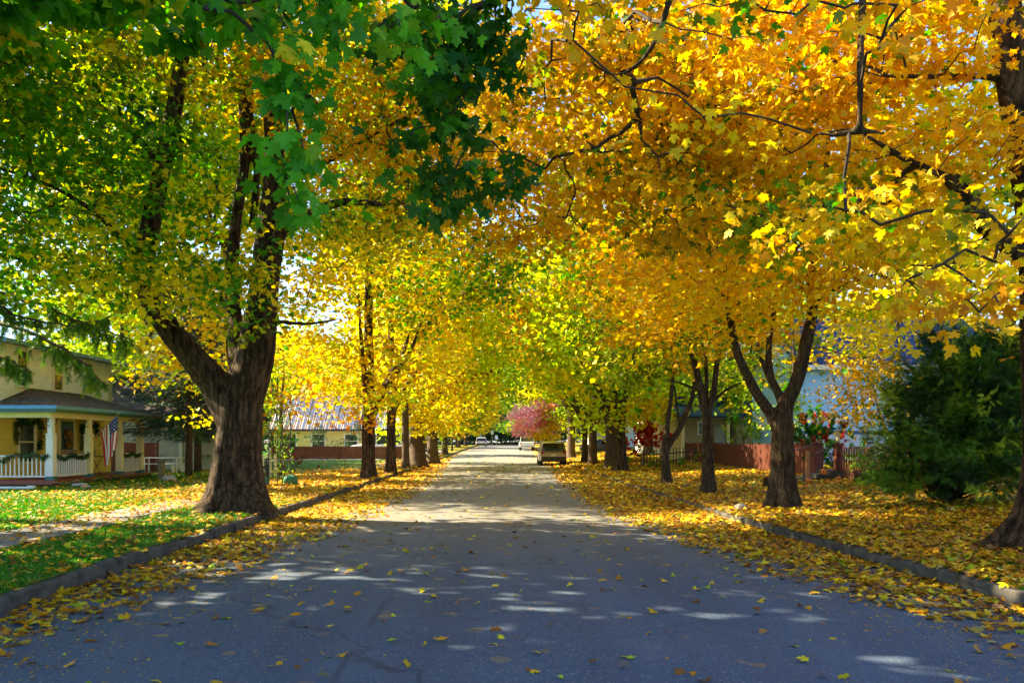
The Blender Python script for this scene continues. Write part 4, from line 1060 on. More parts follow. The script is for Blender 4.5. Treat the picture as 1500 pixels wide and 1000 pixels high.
# upper whorls outside the picture, which shade the lawn
up_n = 2600; a = rs.uniform(0, 2 * PI, up_n); t = rs.rand(up_n); rr = 3.6 * (1 - t) * np.sqrt(rs.rand(up_n))
pos2 = np.stack([rr * np.cos(a), rr * np.sin(a), 6.5 + 9.5 * t], 1)
V, Fc, C = cat([scatter(rs, pos, .17 * rs.uniform(.7, 1.3, n), 'spray', C, tip, rs.normal(size=(n, 3)), .2),
                scatter(rs, pos2, .5, 'spray', pick(rs, SPG, up_n), np.stack([np.cos(a), np.sin(a), -.4 + 0 * a], 1), np.stack([0 * a, 0 * a, 1 + 0 * a], 1), .2)])
link('crown', crown_mesh('crown', (V, Fc, C), tw, [NEEDLE, SPBARK]), None, root)

# big dark cedar shrub on the right verge
def spray_shrub(name, label, x, y, blobs, seed, pal, size, per, cat_='shrub', kind='spray', mat=None, stem=True):
    rs = np.random.RandomState(seed); z = float(gz(x, y)) - .05; root = thing(name, label, cat_, (x, y, z)); parts = []; base = np.array([x, y, z]); A = []; B = []
    for c, r in blobs:
        c = np.array(c, float); r = np.array(r, float); n = int(per * 4.19 * r[0] * r[1] * r[2]) + 8
        nb = max(6, n // 26); d = norm(rs.normal(size=(nb, 3))) * rs.uniform(.8, 1.22, (nb, 1)); d[:, 2] = np.abs(d[:, 2]) * np.where(rs.rand(nb) < .35, -1, 1); q = c + d * r * (rs.rand(nb, 1) ** .33)
        q[:, 2] = np.maximum(q[:, 2], z + .12)
        i = rs.randint(0, nb, n); cen = np.array([c[0], c[1], z])
        out = norm(q - (c * .4 + cen * .6))
        ax = norm(out[i] * [1, 1, .35] + rs.normal(0, .12, (n, 3))); t = rs.uniform(-.5, .5, n)
        p = q[i] + out[i] * (t * size * 3.2)[:, None] + rs.normal(0, size * .45, (n, 3)) * [1, 1, .5]
        tip = ax + rs.normal(0, .5, (n, 3)) + np.array([0, 0, -.2])
        cb = pick(rs, pal, nb)[i] * rs.uniform(.7, 1.25, (n, 1))
        parts.append(scatter(rs, p - base, size * rs.uniform(.7, 1.3, n), kind, cb, tip, rs.normal(0, .6, (n, 3)) + [0, 0, .8], .2))
        A += [np.array([rs.normal(0, .1), rs.normal(0, .1), 0])] * nb; B += list(q - base)
    tw = None
    if stem:
        A = np.array(A); B = np.array(B); B = A + (B - A) * .8; Mid = A * .5 + B * .5 + [0, 0, .1]
        tw = frusta(np.concatenate([A, Mid]), np.concatenate([Mid, B]), np.concatenate([np.full(len(A), .009), np.full(len(A), .006)]), np.concatenate([np.full(len(A), .006), np.full(len(A), .003)]), 4)
    link('foliage', crown_mesh('foliage', cat(parts), tw, [mat or NEEDLE, TWIG]), None, root)
    return root
CED = [((.05, .15, .012), 3), ((.11, .25, .015), 2), ((.015, .045, .008), 3), ((.30, .44, .02), 1.2)]  # brightest yellow-green paints sunlit tips into the sprays
CEDL = [((.10, .26, .02), 3), ((.22, .38, .02), 2), ((.05, .16, .02), 2)]
CD = 17.0
spray_shrub('cedar_shrub', 'big dark green cedar with sweeping sprays beside the right tree', 10.0, 17.5, [
    (P(1420, 600, CD), (1.75, 1.5, 1.35)), (P(1400, 530, 17.6), (1.2, 1.2, .65)), (P(1490, 560, 17), (1.2, 1.4, 1.2)),
    (P(1350, 650, 16.8), (.9, 1.0, .75)), (P(1450, 680, 15.8), (1.3, 1.0, .65)), (P(1360, 580, 17.4), (.75, .9, .6)), (P(1390, 500, 17.8), (.6, .6, .3)), (P(1480, 640, 16.4), (1.0, 1.2, 1.4)), (P(1400, 650, 16.6), (1.3, 1.2, 1.1))], 420, CED, .18, 430)
spray_shrub('cedar_shrub', 'light green feathery cedar seedling in front of the red picket fence', 7.9, 17.2, [
    (P(1290, 695, 17.5), (.55, .5, .22)), (P(1265, 680, 18), (.35, .4, .16)), (P(1320, 700, 16.8), (.6, .5, .32)), (P(1315, 660, 17.5), (.4, .4, .35)), (P(1300, 715, 17.0), (.7, .5, .2))], 421, CEDL, .13, 1500, stem=False)

# far conifers closing the street end and a wooded hill
proto = make_spruce('tall dark conifer closing the far end of the street', 2.5, 205, 16, 4.2, SPG, 430, low=.6, n_wh=15, tr=.25, spray=.9, per=.35, name='conifer_tree')
proto['group'] = 'dark conifers at the far end of the street'; proto['label'] = 'tall dark conifer among others closing the far end of the street'
rnd = random.Random(8)
for k, (x, y) in enumerate([(-3.5, 206), (7.5, 207), (-9, 206), (13, 208), (19, 206), (-15, 208), (-21, 206), (0, 216), (5, 218), (-6, 217), (11, 217), (26, 208), (-28, 208), (17, 218), (-13, 218), (-19, 219), (34, 212), (-36, 212)]):
    dup(proto, (x, y, 1.0), rnd.uniform(0, 6), None, rnd.uniform(.75, 1.35))
xs = np.linspace(-500, 500, 90); yh = np.linspace(235, 520, 34)
V, Fc = grid(xs, yh, lambda X, Y: 1.0 + 55 * sm(235, 480, Y) * (.75 + .5 * hnoise(X, Y, .02)) + 3 * hnoise(X, Y, .15))
hm, nt, out = new_mat('wooded_hill')
ps = N(nt, 'ShaderNodeNewGeometry').outputs['Position']
vv = N(nt, 'ShaderNodeTexVoronoi', {'Vector': ps, 'Scale': .25}); nz = N(nt, 'ShaderNodeTexNoise', {'Vector': ps, 'Scale': .5, 'Detail': 6.0}).outputs[0]
c = ramp(nt, math_(nt, 'MULTIPLY_ADD', vv.outputs['Distance'], -.2, nz), [(.2, (.008, .02, .012)), (.6, (.03, .06, .03))])
bb = N(nt, 'ShaderNodeBsdfPrincipled', {'Base Color': c, 'Roughness': .95, 'Specular IOR Level': .1})
bp = N(nt, 'ShaderNodeBump', {'Height': vv.outputs['Distance'], 'Strength': 1.0, 'Distance': 3.0}, invert=True); nt.links.new(bp.outputs[0], bb.inputs['Normal'])
nt.links.new(bb.outputs[0], out.inputs[0])
o = link('hill', mesh_np('hill', V, Fc, smooth=True), hm); o['kind'] = 'structure'
# ------------------------------------------------------------------ buildings
def siding_mat(name, col, pitch=.18, var=.06):
    m, nt, out = new_mat(name)
    tc = N(nt, 'ShaderNodeTexCoord').outputs['Object']; sp = N(nt, 'ShaderNodeSeparateXYZ', {0: tc})
    fr = math_(nt, 'FRACT', math_(nt, 'DIVIDE', sp.outputs[2], pitch))
    ns = N(nt, 'ShaderNodeTexNoise', {'Vector': tc, 'Scale': 2.0, 'Detail': 6.0}).outputs[0]
    c = ramp(nt, ns, [(.3, tuple(x * (1 - var * 2) for x in col)), (.7, col)])
    ln = ramp(nt, fr, [(0, (1, 1, 1)), (.05, (0, 0, 0))])
    c = mixc(nt, math_(nt, 'MULTIPLY', ln, .45), c, tuple(x * .35 for x in col))
    b = N(nt, 'ShaderNodeBsdfPrincipled', {'Base Color': c, 'Roughness': .6})
    h = math_(nt, 'SUBTRACT', 1.0, fr); bp = N(nt, 'ShaderNodeBump', {'Height': h, 'Strength': 1.0, 'Distance': .02})
    nt.links.new(bp.outputs[0], b.inputs['Normal']); nt.links.new(b.outputs[0], out.inputs[0]); return m
def shingle_mat(name, c1, c2, sc=3.0):
    m, nt, out = new_mat(name)
    tc = N(nt, 'ShaderNodeTexCoord').outputs['Object']
    br = N(nt, 'ShaderNodeTexVoronoi', {'Vector': tc, 'Scale': sc * 3})
    ns = N(nt, 'ShaderNodeTexNoise', {'Vector': tc, 'Scale': 25.0, 'Detail': 4.0}).outputs[0]
    s_ = N(nt, 'ShaderNodeSeparateColor', {0: br.outputs['Color']}).outputs[0]
    c = ramp(nt, math_(nt, 'MULTIPLY_ADD', s_, .5, math_(nt, 'MULTIPLY', ns, .5)), [(.25, c1), (.75, c2)])
    b = N(nt, 'ShaderNodeBsdfPrincipled', {'Base Color': c, 'Roughness': .85, 'Specular IOR Level': .25})
    bp = N(nt, 'ShaderNodeBump', {'Height': ns, 'Strength': .5, 'Distance': .02}); nt.links.new(bp.outputs[0], b.inputs['Normal'])
    nt.links.new(b.outputs[0], out.inputs[0]); return m
glassm, nt, out = new_mat('window_glass')
b_ = N(nt, 'ShaderNodeBsdfPrincipled', {'Base Color': (.03, .045, .04, 1), 'Roughness': .06, 'Specular IOR Level': .9})
nt.links.new(b_.outputs[0], out.inputs[0]); GLASS = glassm
WHT = M('white_paint', (.74, .74, .70), .5, var=.06); CRM = M('cream_paint', (.78, .70, .40), .5, var=.08)
UPS = siding_mat('upper_white_siding', (.78, .88, .98), .22); LOS = siding_mat('lower_yellow_siding', (.80, .60, .10), .22)
GRNP = M('dark_green_paint', (.02, .10, .07), .4, var=.1); TEAL = M('teal_paint', (.03, .14, .15), .5)
DECK = M('red_deck_boards', (.24, .06, .035), .6, var=.25, scale=8.); SHG = shingle_mat('brown_shingles', (.035, .028, .022), (.13, .10, .075))
BLUR = M('blue_metal_roof', (.02, .09, .24), .35, var=.1)

def window(parent, x, y, z, w, h, face='x', sgn=1, name='window', bars=1, trim=WHT, t=.09, deep=.05):
    """window in a wall facing +x or -y; (x,y,z) is the lower middle on the wall plane; the outside lies on sgn side"""
    def B(mb, u0, u1, z0, z1, d0, d1):
        d0, d1 = sorted((sgn * d0, sgn * d1))
        if face == 'x': mb.box(d0, d1, u0, u1, z0, z1)
        else: mb.box(u0, u1, d0, d1, z0, z1)
    f = MB(); B(f, -w / 2 - t, -w / 2, 0, h, -.02, deep); B(f, w / 2, w / 2 + t, 0, h, -.02, deep)
    B(f, -w / 2 - t, w / 2 + t, h, h + t, -.02, deep + .01); B(f, -w / 2 - t - .03, w / 2 + t + .03, -t * .8, 0, -.02, deep + .03)
    for k in range(bars): zz = h * (k + 1) / (bars + 1); B(f, -w / 2, w / 2, zz - .025, zz + .025, -.01, deep - .015)
    wo = f.build(name, trim, parent, (x, y, z))
    g = MB(); B(g, -w / 2, w / 2, 0, h, -.02, .012); g.build('pane', GLASS, wo)
    s_ = MB(); B(s_, -w / 2, -w / 2 + .035, 0, h, .012, deep - .02); s_.build('sash', trim, wo)
    s_ = MB(); B(s_, w / 2 - .035, w / 2, 0, h, .012, deep - .02); s_.build('sash', trim, wo)
    return wo

HX, HY0, HY1 = -17.1, 27.5, 35.8
hz0 = .15
H = thing('porch_house', 'two-storey white and yellow house with columned front porch and blue roof edge', 'house', (HX, HY0, hz0))
def HL(x, y, z): return (x - HX, y - HY0, z - hz0)
mb = MB(); mb.box(-8, 0, 0, HY1 - HY0, -.2, 2.75); mb.build('lower_wall', LOS, H)
mb = MB(); mb.box(-8, .003, -.003, HY1 - HY0, 2.75, 4.98); mb.build('upper_wall', UPS, H)
for yy in (0, HY1 - HY0 - .1): mb = MB(); mb.box(.003, .035, yy, yy + .1, 3.0, 4.98); mb.build('corner_board', WHT, H)
mb = MB()
prof = [(-8.5, 4.85), (.50, 4.95), (.52, 5.05), (-4.0, 6.0), (-8.5, 5.05)]
mb.prism(prof, 'y', -.45, HY1 - HY0 + .45); r_ = mb.build('roof', BLUR, H)
mb = MB(); mb.box(.50, .62, -.45, HY1 - HY0 + .45, 4.90, 5.02); mb.build('gutter', M('blue_gutter', (.05, .20, .42), .4), H)
mb = MB(); yy = HY1 - HY0 - .16; mb.tube([(.56, yy, 4.9), (.5, yy, 4.72), (.14, yy, 4.55), (.08, yy, 4.4), (.08, yy, 2.9)], .05, 8); mb.build('downspout', WHT, H, smooth=True)
for yy in (29.0, 31.4, 33.8): window(H, .003, yy - HY0, 3.52 - hz0 + .15, .62, 1.25, trim=WHT)
window(H, 0, 29.3 - HY0, .75, .95, 1.45, trim=CRM); window(H, 0, 33.7 - HY0, .75, .85, 1.45, trim=CRM)
d = MB(); d.box(0, .05, -.5, .5, 0, 2.1); do = d.build('door', GRNP, H, (0.0, 32.0 - HY0, .2))
fr = MB(); fr.box(0, .08, -.6, -.5, 0, 2.2); fr.box(0, .08, .5, .6, 0, 2.2); fr.box(0, .08, -.5, .5, 2.1, 2.2); fr.build('door_frame', CRM, do)
gl = MB(); gl.box(.051, .06, -.3, .3, .9, 1.9); gl.build('pane', GLASS, do); hd = MB(); hd.lathe([(.0, 0), (.03, .01), (.03, .04), (0, .05)], (.08, .4, 1.0), 8); hd.build('handle', M('brass', (.5, .35, .1), .3, 1.0), do)
# porch
DX = -15.0; dk = MB(); dk.box(HX, DX, 27.25, 35.1, .17, .31); dk.v = [HL(*v) for v in dk.v]; dk.build('deck', DECK, H)
la = MB(); la.box(HX + .05, DX - .06, 27.3, 35.0, 0, .17); la.v = [HL(*v) for v in la.v]; la.build('deck_skirt', M('dark_lattice', (.05, .04, .03), .9), H)
ea = [(HX, 26.9, 2.80), (-14.72, 26.9, 2.80), (-14.72, 35.3, 2.80), (HX, 35.3, 2.80)]
pr = MB(); e2 = [(x, y, z - .10) for x, y, z in ea]
vs = ea + e2 + [(HX, 29.5, 3.62), (HX, 33.2, 3.62)]
pr.add([HL(*v) for v in vs], [(0, 1, 8), (1, 2, 9, 8), (2, 3, 9), (4, 7, 6, 5), (0, 4, 5, 1), (1, 5, 6, 2), (2, 6, 7, 3)])
pro = pr.build('porch_roof', SHG, H)
fa = MB()
for z0_, z1_, m_, nm, o_ in ((2.74, 2.86, M('light_blue_fascia', (.10, .30, .62), .5), 'gutter', .06), (2.62, 2.74, GRNP, 'fascia', .03)):
    fa = MB(); fa.box(-14.72, -14.72 + o_, 26.9 - o_, 35.3 + o_, z0_, z1_); fa.box(HX - .6, -14.72, 26.9 - o_, 26.9, z0_, z1_); fa.v = [HL(*v) for v in fa.v]; fa.build(nm, m_, H)
be = MB(); be.box(-15.25, -15.08, 27.3, 34.6, 2.46, 2.66); be.box(HX, -15.25, 27.3, 27.46, 2.46, 2.66); be.v = [HL(*v) for v in be.v]; be.build('porch_beam', CRM, H)
ce = MB(); ce.box(HX + .01, -14.78, 26.95, 35.2, 2.66, 2.69); ce.v = [HL(*v) for v in ce.v]; ce.build('porch_ceiling', CRM, H)
cy = [27.45, 30.0, 32.5, 34.4]
for yy in cy:
    c = MB(); c.bbox(-.09, .09, -.09, .09, 0, 2.16, .012); c.bbox(-.125, .125, -.125, .125, .12, 1.55, .015); c.bbox(-.14, .14, -.14, .14, 1.55, 1.60, .01)
    cobj = c.build('column', WHT if yy < 28 else CRM, H, HL(-15.17, yy, .31))
    q = MB(); q.bbox(-.14, .14, -.14, .14, 0, .13, .01); q.build('column_base', TEAL, cobj)
    for s_ in (-1, 1):
        q = MB()
        for a0 in (0,):
            q.tube([(0, s_ * .1, 2.12 - .26)] + [(0, s_ * (.1 + .26 * math.sin(t)), 2.12 - .26 * math.cos(t)) for t in np.linspace(.2, PI / 2, 6)], .014, 5)
        q.tube([(0, s_ * .1, 2.12), (0, s_ * .36, 2.12)], .014, 5); q.tube([(0, s_ * (.14), 2.12), (0, s_ * .2, 1.98), (0, s_ * .26, 2.1)], .012, 5)
        q.build('bracket', M('bracket_dark', (.03, .06, .05), .5), cobj)
def railing(p0, p1, n):
    p0 = Vector(p0); p1 = Vector(p1); L = (p1 - p0).length; a = math.atan2(p1.y - p0.y, p1.x - p0.x)
    r = MB(); r.box(0, L, -.035, .035, .80, .86); r.box(0, L, -.03, .03, .10, .15)
    for k in range(n): u_ = (k + .5) * L / n; r.box(u_ - .02, u_ + .02, -.018, .018, .15, .80)
    o = r.build('railing', WHT, H, HL(*p0)); o.rotation_euler = (0, 0, a); return o
railing((-16.95, 27.45, .31), (-15.3, 27.45, .31), 11); railing((-15.17, 27.6, .31), (-15.17, 29.87, .31), 15); railing((-15.17, 32.64, .31), (-15.17, 34.27, .31), 11)

# garlands and wreaths
def garland(name, label, pts, rad, seed, loc0=None, density=260, cat_='garland', pal=None):
    rs = np.random.RandomState(seed); pts = np.array(pts, float); base = pts[0]
    root = thing(name, label, cat_, tuple(base)); m = len(pts); seg = rs.rand(int(density * sum(np.linalg.norm(np.diff(pts, axis=0), axis=1)))) * (m - 1.001)
    i = seg.astype(int); f = (seg - i)[:, None]; q = pts[i] * (1 - f) + pts[i + 1] * f; n = len(q)
    d = norm(rs.normal(size=(n, 3))); V, Fc, C = scatter(rs, q + d * rad * .2 - base, rad * .75 * rs.uniform(.8, 1.3, n), 'spray', pick(rs, pal or SPG + [(GRN, 1)], n), d, rs.normal(size=(n, 3)), .1)
    link('foliage', mesh_np('foliage', V, Fc, C), NEEDLE, root)
    mb = MB(); mb.tube([tuple(p - base) for p in pts], .012, 5); mb.build('wire', TWIG, root)
    return root
def swag(y0, y1, n, x=-15.10, z=1.17, dip=.13):
    out = []
    for k in range(n):
        for t in np.linspace(0, 1, 7)[:-1]: out.append((x, y0 + (y1 - y0) * (k + t) / n, z - dip * 4 * t * (1 - t)))
    return out + [(x, y1, z)]
garland('railing_garland', 'dark green garland draped over the porch railing left of the nearest column', [(-16.8, 27.38, .92), (-16.6, 27.38, 1.08), (-16.3, 27.38, 1.2), (-16.0, 27.38, 1.10), (-15.7, 27.38, 1.19), (-15.4, 27.38, 1.05), (-15.2, 27.3, 1.16)], .13, 1)
garland('railing_garland', 'green garland looped along the porch railing in front of the door', swag(27.6, 29.9, 2), .13, 2)
garland('railing_garland', 'green garland looped along the farthest porch railing', swag(32.6, 34.4, 2), .12, 3)
garland('window_garland', 'thick green garland framing the lower left porch window', [(-17.0, 28.55, 1.55), (-17.0, 28.52, 2.2), (-17.0, 28.75, 2.42), (-17.0, 29.1, 2.34), (-17.0, 29.6, 2.36), (-17.0, 29.95, 2.42), (-17.0, 30.12, 2.1), (-17.0, 30.02, 1.6), (-17.0, 29.92, 1.35)], .16, 4)
garland('window_garland', 'green garland around the porch window behind the flag', [(-17.0, 33.1, 1.3), (-17.0, 33.05, 2.3), (-17.0, 33.7, 2.2), (-17.0, 34.3, 2.4), (-17.0, 34.35, 1.9)], .15, 5)
g_ = [(-16.96, 32.0 + .2 * math.cos(a), 1.75 + .28 * math.sin(a)) for a in np.linspace(0, 2 * PI, 12)]
garland('door_wreath', 'autumn wreath of orange leaves hanging on the dark front door', g_, .13, 6, cat_='wreath', density=200, pal=[(ORA, 3), (GOLD, 2), (OLI, 1), (RED, 1)])

# flag: stripes and stars are faces of the cloth
FR = M('flag_red', (.50, .015, .025), .7, var=.1); FW = M('flag_white', (.78, .76, .70), .7, var=.05); FB = M('flag_blue', (.015, .03, .16), .7, var=.1)
FL = thing('flag', 'stars and stripes flag hanging from a slanted pole on the porch', 'flag', (-15.05, 30.1, 1.75))
mb = MB(); mb.tube([(0, 0, 0), (1.25, -.62, .92)], .014, 8); mb.lathe([(0, 0), (.03, .01), (.03, .04), (0, .06)], (1.25, -.62, .90), 8); mb.build('pole', M('flag_pole_wood', (.40, .28, .15), .5), FL)
mb = MB(); NI, NJ = 36, 26     # i along the fly (13 stripes lie across j)
a0 = Vector((1.22, -.60, .89)); a1 = Vector((.36, -.18, .28))
def clothp(u_, v_):   # u along the hoist from the tip, v down the fly
    h = a0.lerp(a1, u_); gather = .55 * v_
    tgt = Vector((.92 - .10 * (u_ - .5), -.45 + .06 * (u_ - .5), 0))
    x = h.x * (1 - gather) + tgt.x * gather; y = h.y * (1 - gather) + tgt.y * gather
    fold = .045 * math.sin(u_ * 15 + v_ * 2.0) * min(1, v_ * 2.2)
    z = h.z - 1.25 * v_ - .10 * u_ * v_
    return (x + fold * .5, y + fold, z)
NU, NV = 26, 30
vs = [clothp(i / NU, j / NV) for i in range(NU + 1) for j in range(NV + 1)]; fs = []; mi = []
for i in range(NU):
    for j in range(NV):
        a = i * (NV + 1) + j; fs.append((a, a + NV + 1, a + NV + 2, a + 1))
        st = i * 13 // NU; can = i < 14 and j < 13
        star = can and ((i % 3 == 1 and j % 3 == 1))
        mi.append(2 if can and not star else (1 if star or st % 2 else 0))
mb.v = vs; mb.f = fs; mb.mi = mi; mb.build('cloth', [FR, FW, FB], FL, smooth=True)

# porch things
def chair_on_porch(x, y, rz, label):
    c = thing('porch_chair', label, 'chair', (x, y, .31), rz); w = M('porch_wood', (.30, .17, .07), .6, var=.25)
    m = MB(); m.bbox(-.25, .25, -.25, .25, .40, .44); m.build('seat', w, c)
    m = MB(); [m.box(-.24 + k * .115, -.16 + k * .115, .22, .25, .44, 1.0) for k in range(5)]; m.box(-.25, .25, .215, .255, .93, 1.02); m.build('backrest', w, c)
    for sx in (-1, 1):
        for sy in (-1, 1): m = MB(); m.box(sx * .22 - .02, sx * .22 + .02, sy * .22 - .02, sy * .22 + .02, 0, .40); m.build('leg', w, c)
chair_on_porch(-16.5, 31.0, .3, 'wooden chair on the porch beside the front door')
st = thing('plant_stand', 'dark metal plant stand on the porch behind the flag', 'plant stand', (-15.9, 31.7, .31)); bm_ = M('black_iron', (.02, .02, .02), .5)
m = MB(); m.box(-.25, .25, -.5, .5, .72, .75); m.build('top', bm_, st)
for sx, sy in ((-1, -1), (-1, 1), (1, -1), (1, 1)): m = MB(); m.tube([(sx * .2, sy * .42, .72), (-sx * .18, sy * .36, 0)], .013, 5); m.build('leg', bm_, st)
spray_shrub('potted_plant', 'spiky green potted plant on the porch plant stand', -15.9, 31.7, [((-15.9, 31.7, 1.32), (.16, .16, .16))], 440, [(GRN, 2), (OLI, 2)], .22, 1500, 'plant', stem=False)
ob = bpy.data.objects['potted_plant']; pt = MB(); pt.lathe([(.10, 0), (.15, .2), (.16, .22), (.13, .22)], (0, 0, 1.06 - ob.location.z), 12); pt.build('pot', M('clay_pot', (.30, .22, .10), .8), ob)
bt = MB(); rnd = random.Random(4)
pts = [(-14.93, 27.2 + 7.9 * t, .22 - .10 * abs(math.sin(t * 17)) + .02) for t in np.linspace(0, 1, 60)]; bt.tube(pts, .006, 4)
sl = thing('string_lights', 'white string lights drooping along the edge of the porch deck', 'string lights', (0, 0, 0)); bt.build('cable', bm_, sl)
bl = MB(); bl.lathe([(.0, 0), (.016, .012), (.012, .035), (0, .045)], (0, 0, 0), 5); bme = bl.mesh('bulb', M('bulb_white', (.8, .8, .75), .3))
for p_ in pts: link('bulb', bme, None, sl, p_)
# planting below the deck
spray_shrub('flower_bed', 'low dark green planting along the foot of the porch', -14.6, 31, [((-14.65, 28 + k * 1.3, .18), (.28, .7, .14)) for k in range(6)], 441, CED, .13, 420, 'plants')

# ------------------------------------------------------------------ other houses
def gable_house(name, label, x0, x1, y0, y1, z0, ze, zr_, wall, roof, ridge='x', over=.4, foundation=None, cat_='house'):
    h = thing(name, label, cat_, (x0, y0, z0)); mb = MB()
    w, d, e, r = x1 - x0, y1 - y0, ze - z0, zr_ - z0
    mb.box(0, w, 0, d, -.3, e)
    if ridge == 'x': mb.prism([(0.003, e - .02), (d - .003, e - .02), (d / 2, r - .12)], 'x', .003, w - .003)
    else: mb.prism([(0.003, e - .02), (w - .003, e - .02), (w / 2, r - .12)], 'y', .003, d - .003)
    mb.build('wall', wall, h); rb = MB(); t = .14
    if ridge == 'x':
        k = (r - e) / (d / 2); o = over
        rb.prism([(-o, e - k * o), (d / 2, r), (d + o, e - k * o), (d + o, e - k * o + t), (d / 2, r + t), (-o, e - k * o + t)], 'x', -o, w + o)
    else:
        k = (r - e) / (w / 2); o = over
        rb.prism([(-o, e - k * o), (w / 2, r), (w + o, e - k * o), (w + o, e - k * o + t), (w / 2, r + t), (-o, e - k * o + t)], 'y', -o, d + o)
    rb.build('roof', roof, h); return h
# pale blue house behind the picket fence
BS = siding_mat('pale_blue_siding', (.30, .60, .98), .21)
bh = gable_house('siding_house', 'pale blue sided house with dark blue roof behind the red picket fence', 13.6, 22.2, 35, 41.5, .75, 5.15, 7.4, BS, shingle_mat('blue_shingles', (.010, .03, .09), (.035, .075, .18)), 'x')
mb = MB(); mb.box(0, 8.6, -.03, 0, -.3, 1.22); mb.build('foundation', M('blue_foundation', (.42, .50, .66), .8, var=.2), bh)
mb = MB(); mb.box(0, 8.6, -.06, 0, 1.22, 1.38); mb.build('trim_board', M('dark_blue_trim', (.03, .08, .18), .6), bh)
mb = MB(); mb.box(-.4, 9.0, -.45, -.41, 4.02, 4.22); mb.build('fascia', WHT, bh)
window(bh, .85, 0, 1.88, 1.4, .24, 'y', -1, bars=0); window(bh, 4.6, 0, 2.1, 1.1, 1.2, 'y', -1)
# small tan cottage
TAN = siding_mat('tan_siding', (.42, .36, .22), .2)
ch = gable_house('cottage', 'small tan cottage with dark blue roof beyond the picket fence', 12.0, 17.5, 50, 57, .45, 3.5, 6.4, TAN, shingle_mat('deep_blue_roof', (.008, .03, .12), (.03, .08, .26)), 'x', foundation=None)
window(ch, 1.25, 0, 1.7, .5, .7, 'y', -1); d = MB(); d.box(2.0, 2.9, -.06, 0, 0, 2.1); d.build('door', M('grey_door', (.35, .42, .48), .5), ch)
for xx in (-.35, .9, 2.4):
    c = MB(); c.bbox(xx - .08, xx + .08, -1.6, -1.44, -.2, 2.8); c.build('porch_post', CRM, ch)
mb = MB(); mb.prism([(-1.9, 2.72), (.05, 3.3), (.05, 3.42), (-1.9, 2.84)], 'x', -.7, 3.2); mb.build('porch_roof', BLUR, ch)
gable_house('white_house', 'bright white house seen between the thick maples on the right', 13.4, 20, 66, 74, .7, 4.6, 6.6, siding_mat('white_siding_far', (.80, .80, .78), .2), M('grey_roof', (.25, .27, .30), .7), 'x')
window(bpy.data.objects['white_house'], 1.0, 0, 1.2, .9, 1.2, 'y', -1)
gable_house('grey_house', 'pale grey house far off on the right behind the parked gold SUV', 11.5, 18, 92, 100, .9, 4.2, 6.4, siding_mat('grey_siding_far', (.55, .58, .60), .2), M('grey_roof', (.25, .27, .30), .7), 'y')
window(bpy.data.objects['grey_house'], 1.6, 0, 1.0, 1.0, 1.2, 'y', -1)
# neighbours on the left
nh = gable_house('neighbour_house', 'pale yellow sided house behind the spruce right of the porch', -26, -15.3, 44.5, 53, .15, 3.2, 5.6, siding_mat('dull_yellow_siding', (.50, .44, .22), .25), SHG, 'x')
window(nh, 3.4, 0, 1.0, .9, 1.1, 'y', -1); mb = MB(); mb.box(8.55, 8.75, -.05, 0, 0, 3.05); mb.build('corner_board', CRM, nh)
mr, nt, out = new_mat('ribbed_metal_roof')
tc = N(nt, 'ShaderNodeTexCoord').outputs['Object']; bb = N(nt, 'ShaderNodeBsdfPrincipled', {'Base Color': (.82, .68, .64, 1), 'Roughness': .45, 'Metallic': .1}); nt.links.new(bb.outputs[0], out.inputs[0])
mh = gable_house('metal_roof_house', 'low yellow house with pinkish ribbed metal roof beyond the brown fence', -20.5, -10.2, 75, 82, .25, 3.0, 6.1, siding_mat('warm_yellow_siding', (.72, .62, .22), .2), mr, 'x')
rb = MB()
for k in range(20):
    xx = -.3 + k * .56
    rb.add([(xx, -.42, 2.60), (xx + .09, -.42, 2.60), (xx + .09, 3.5, 6.07), (xx, 3.5, 6.07), (xx, -.42, 2.70), (xx + .09, -.42, 2.70), (xx + .09, 3.5, 6.17), (xx, 3.5, 6.17)], [(0, 1, 2, 3), (4, 7, 6, 5), (0, 4, 5, 1), (1, 5, 6, 2), (2, 6, 7, 3), (3, 7, 4, 0)])
rb.build('roof_ribs', M('dark_rib', (.07, .05, .06), .5), mh)
mb = MB(); mb.box(-.45, 10.7, -.47, -.43, 2.42, 2.62); mb.build('fascia', M('brown_trim', (.06, .03, .02), .6), mh)
for xx in (1.5, 4.2, 7.3): window(mh, xx, 0, .9, 1.2, 1.2, 'y', -1)
rg = gable_house('red_garage', 'small red garage with white window behind the brown fence', -11.2, -8.4, 88, 93, .45, 3.3, 4.6, M('red_boards', (.36, .04, .03), .7, var=.2), M('grey_roof2', (.40, .42, .46), .6), 'x')
window(rg, .6, 0, 1.1, .6, .9, 'y', -1, t=.2)

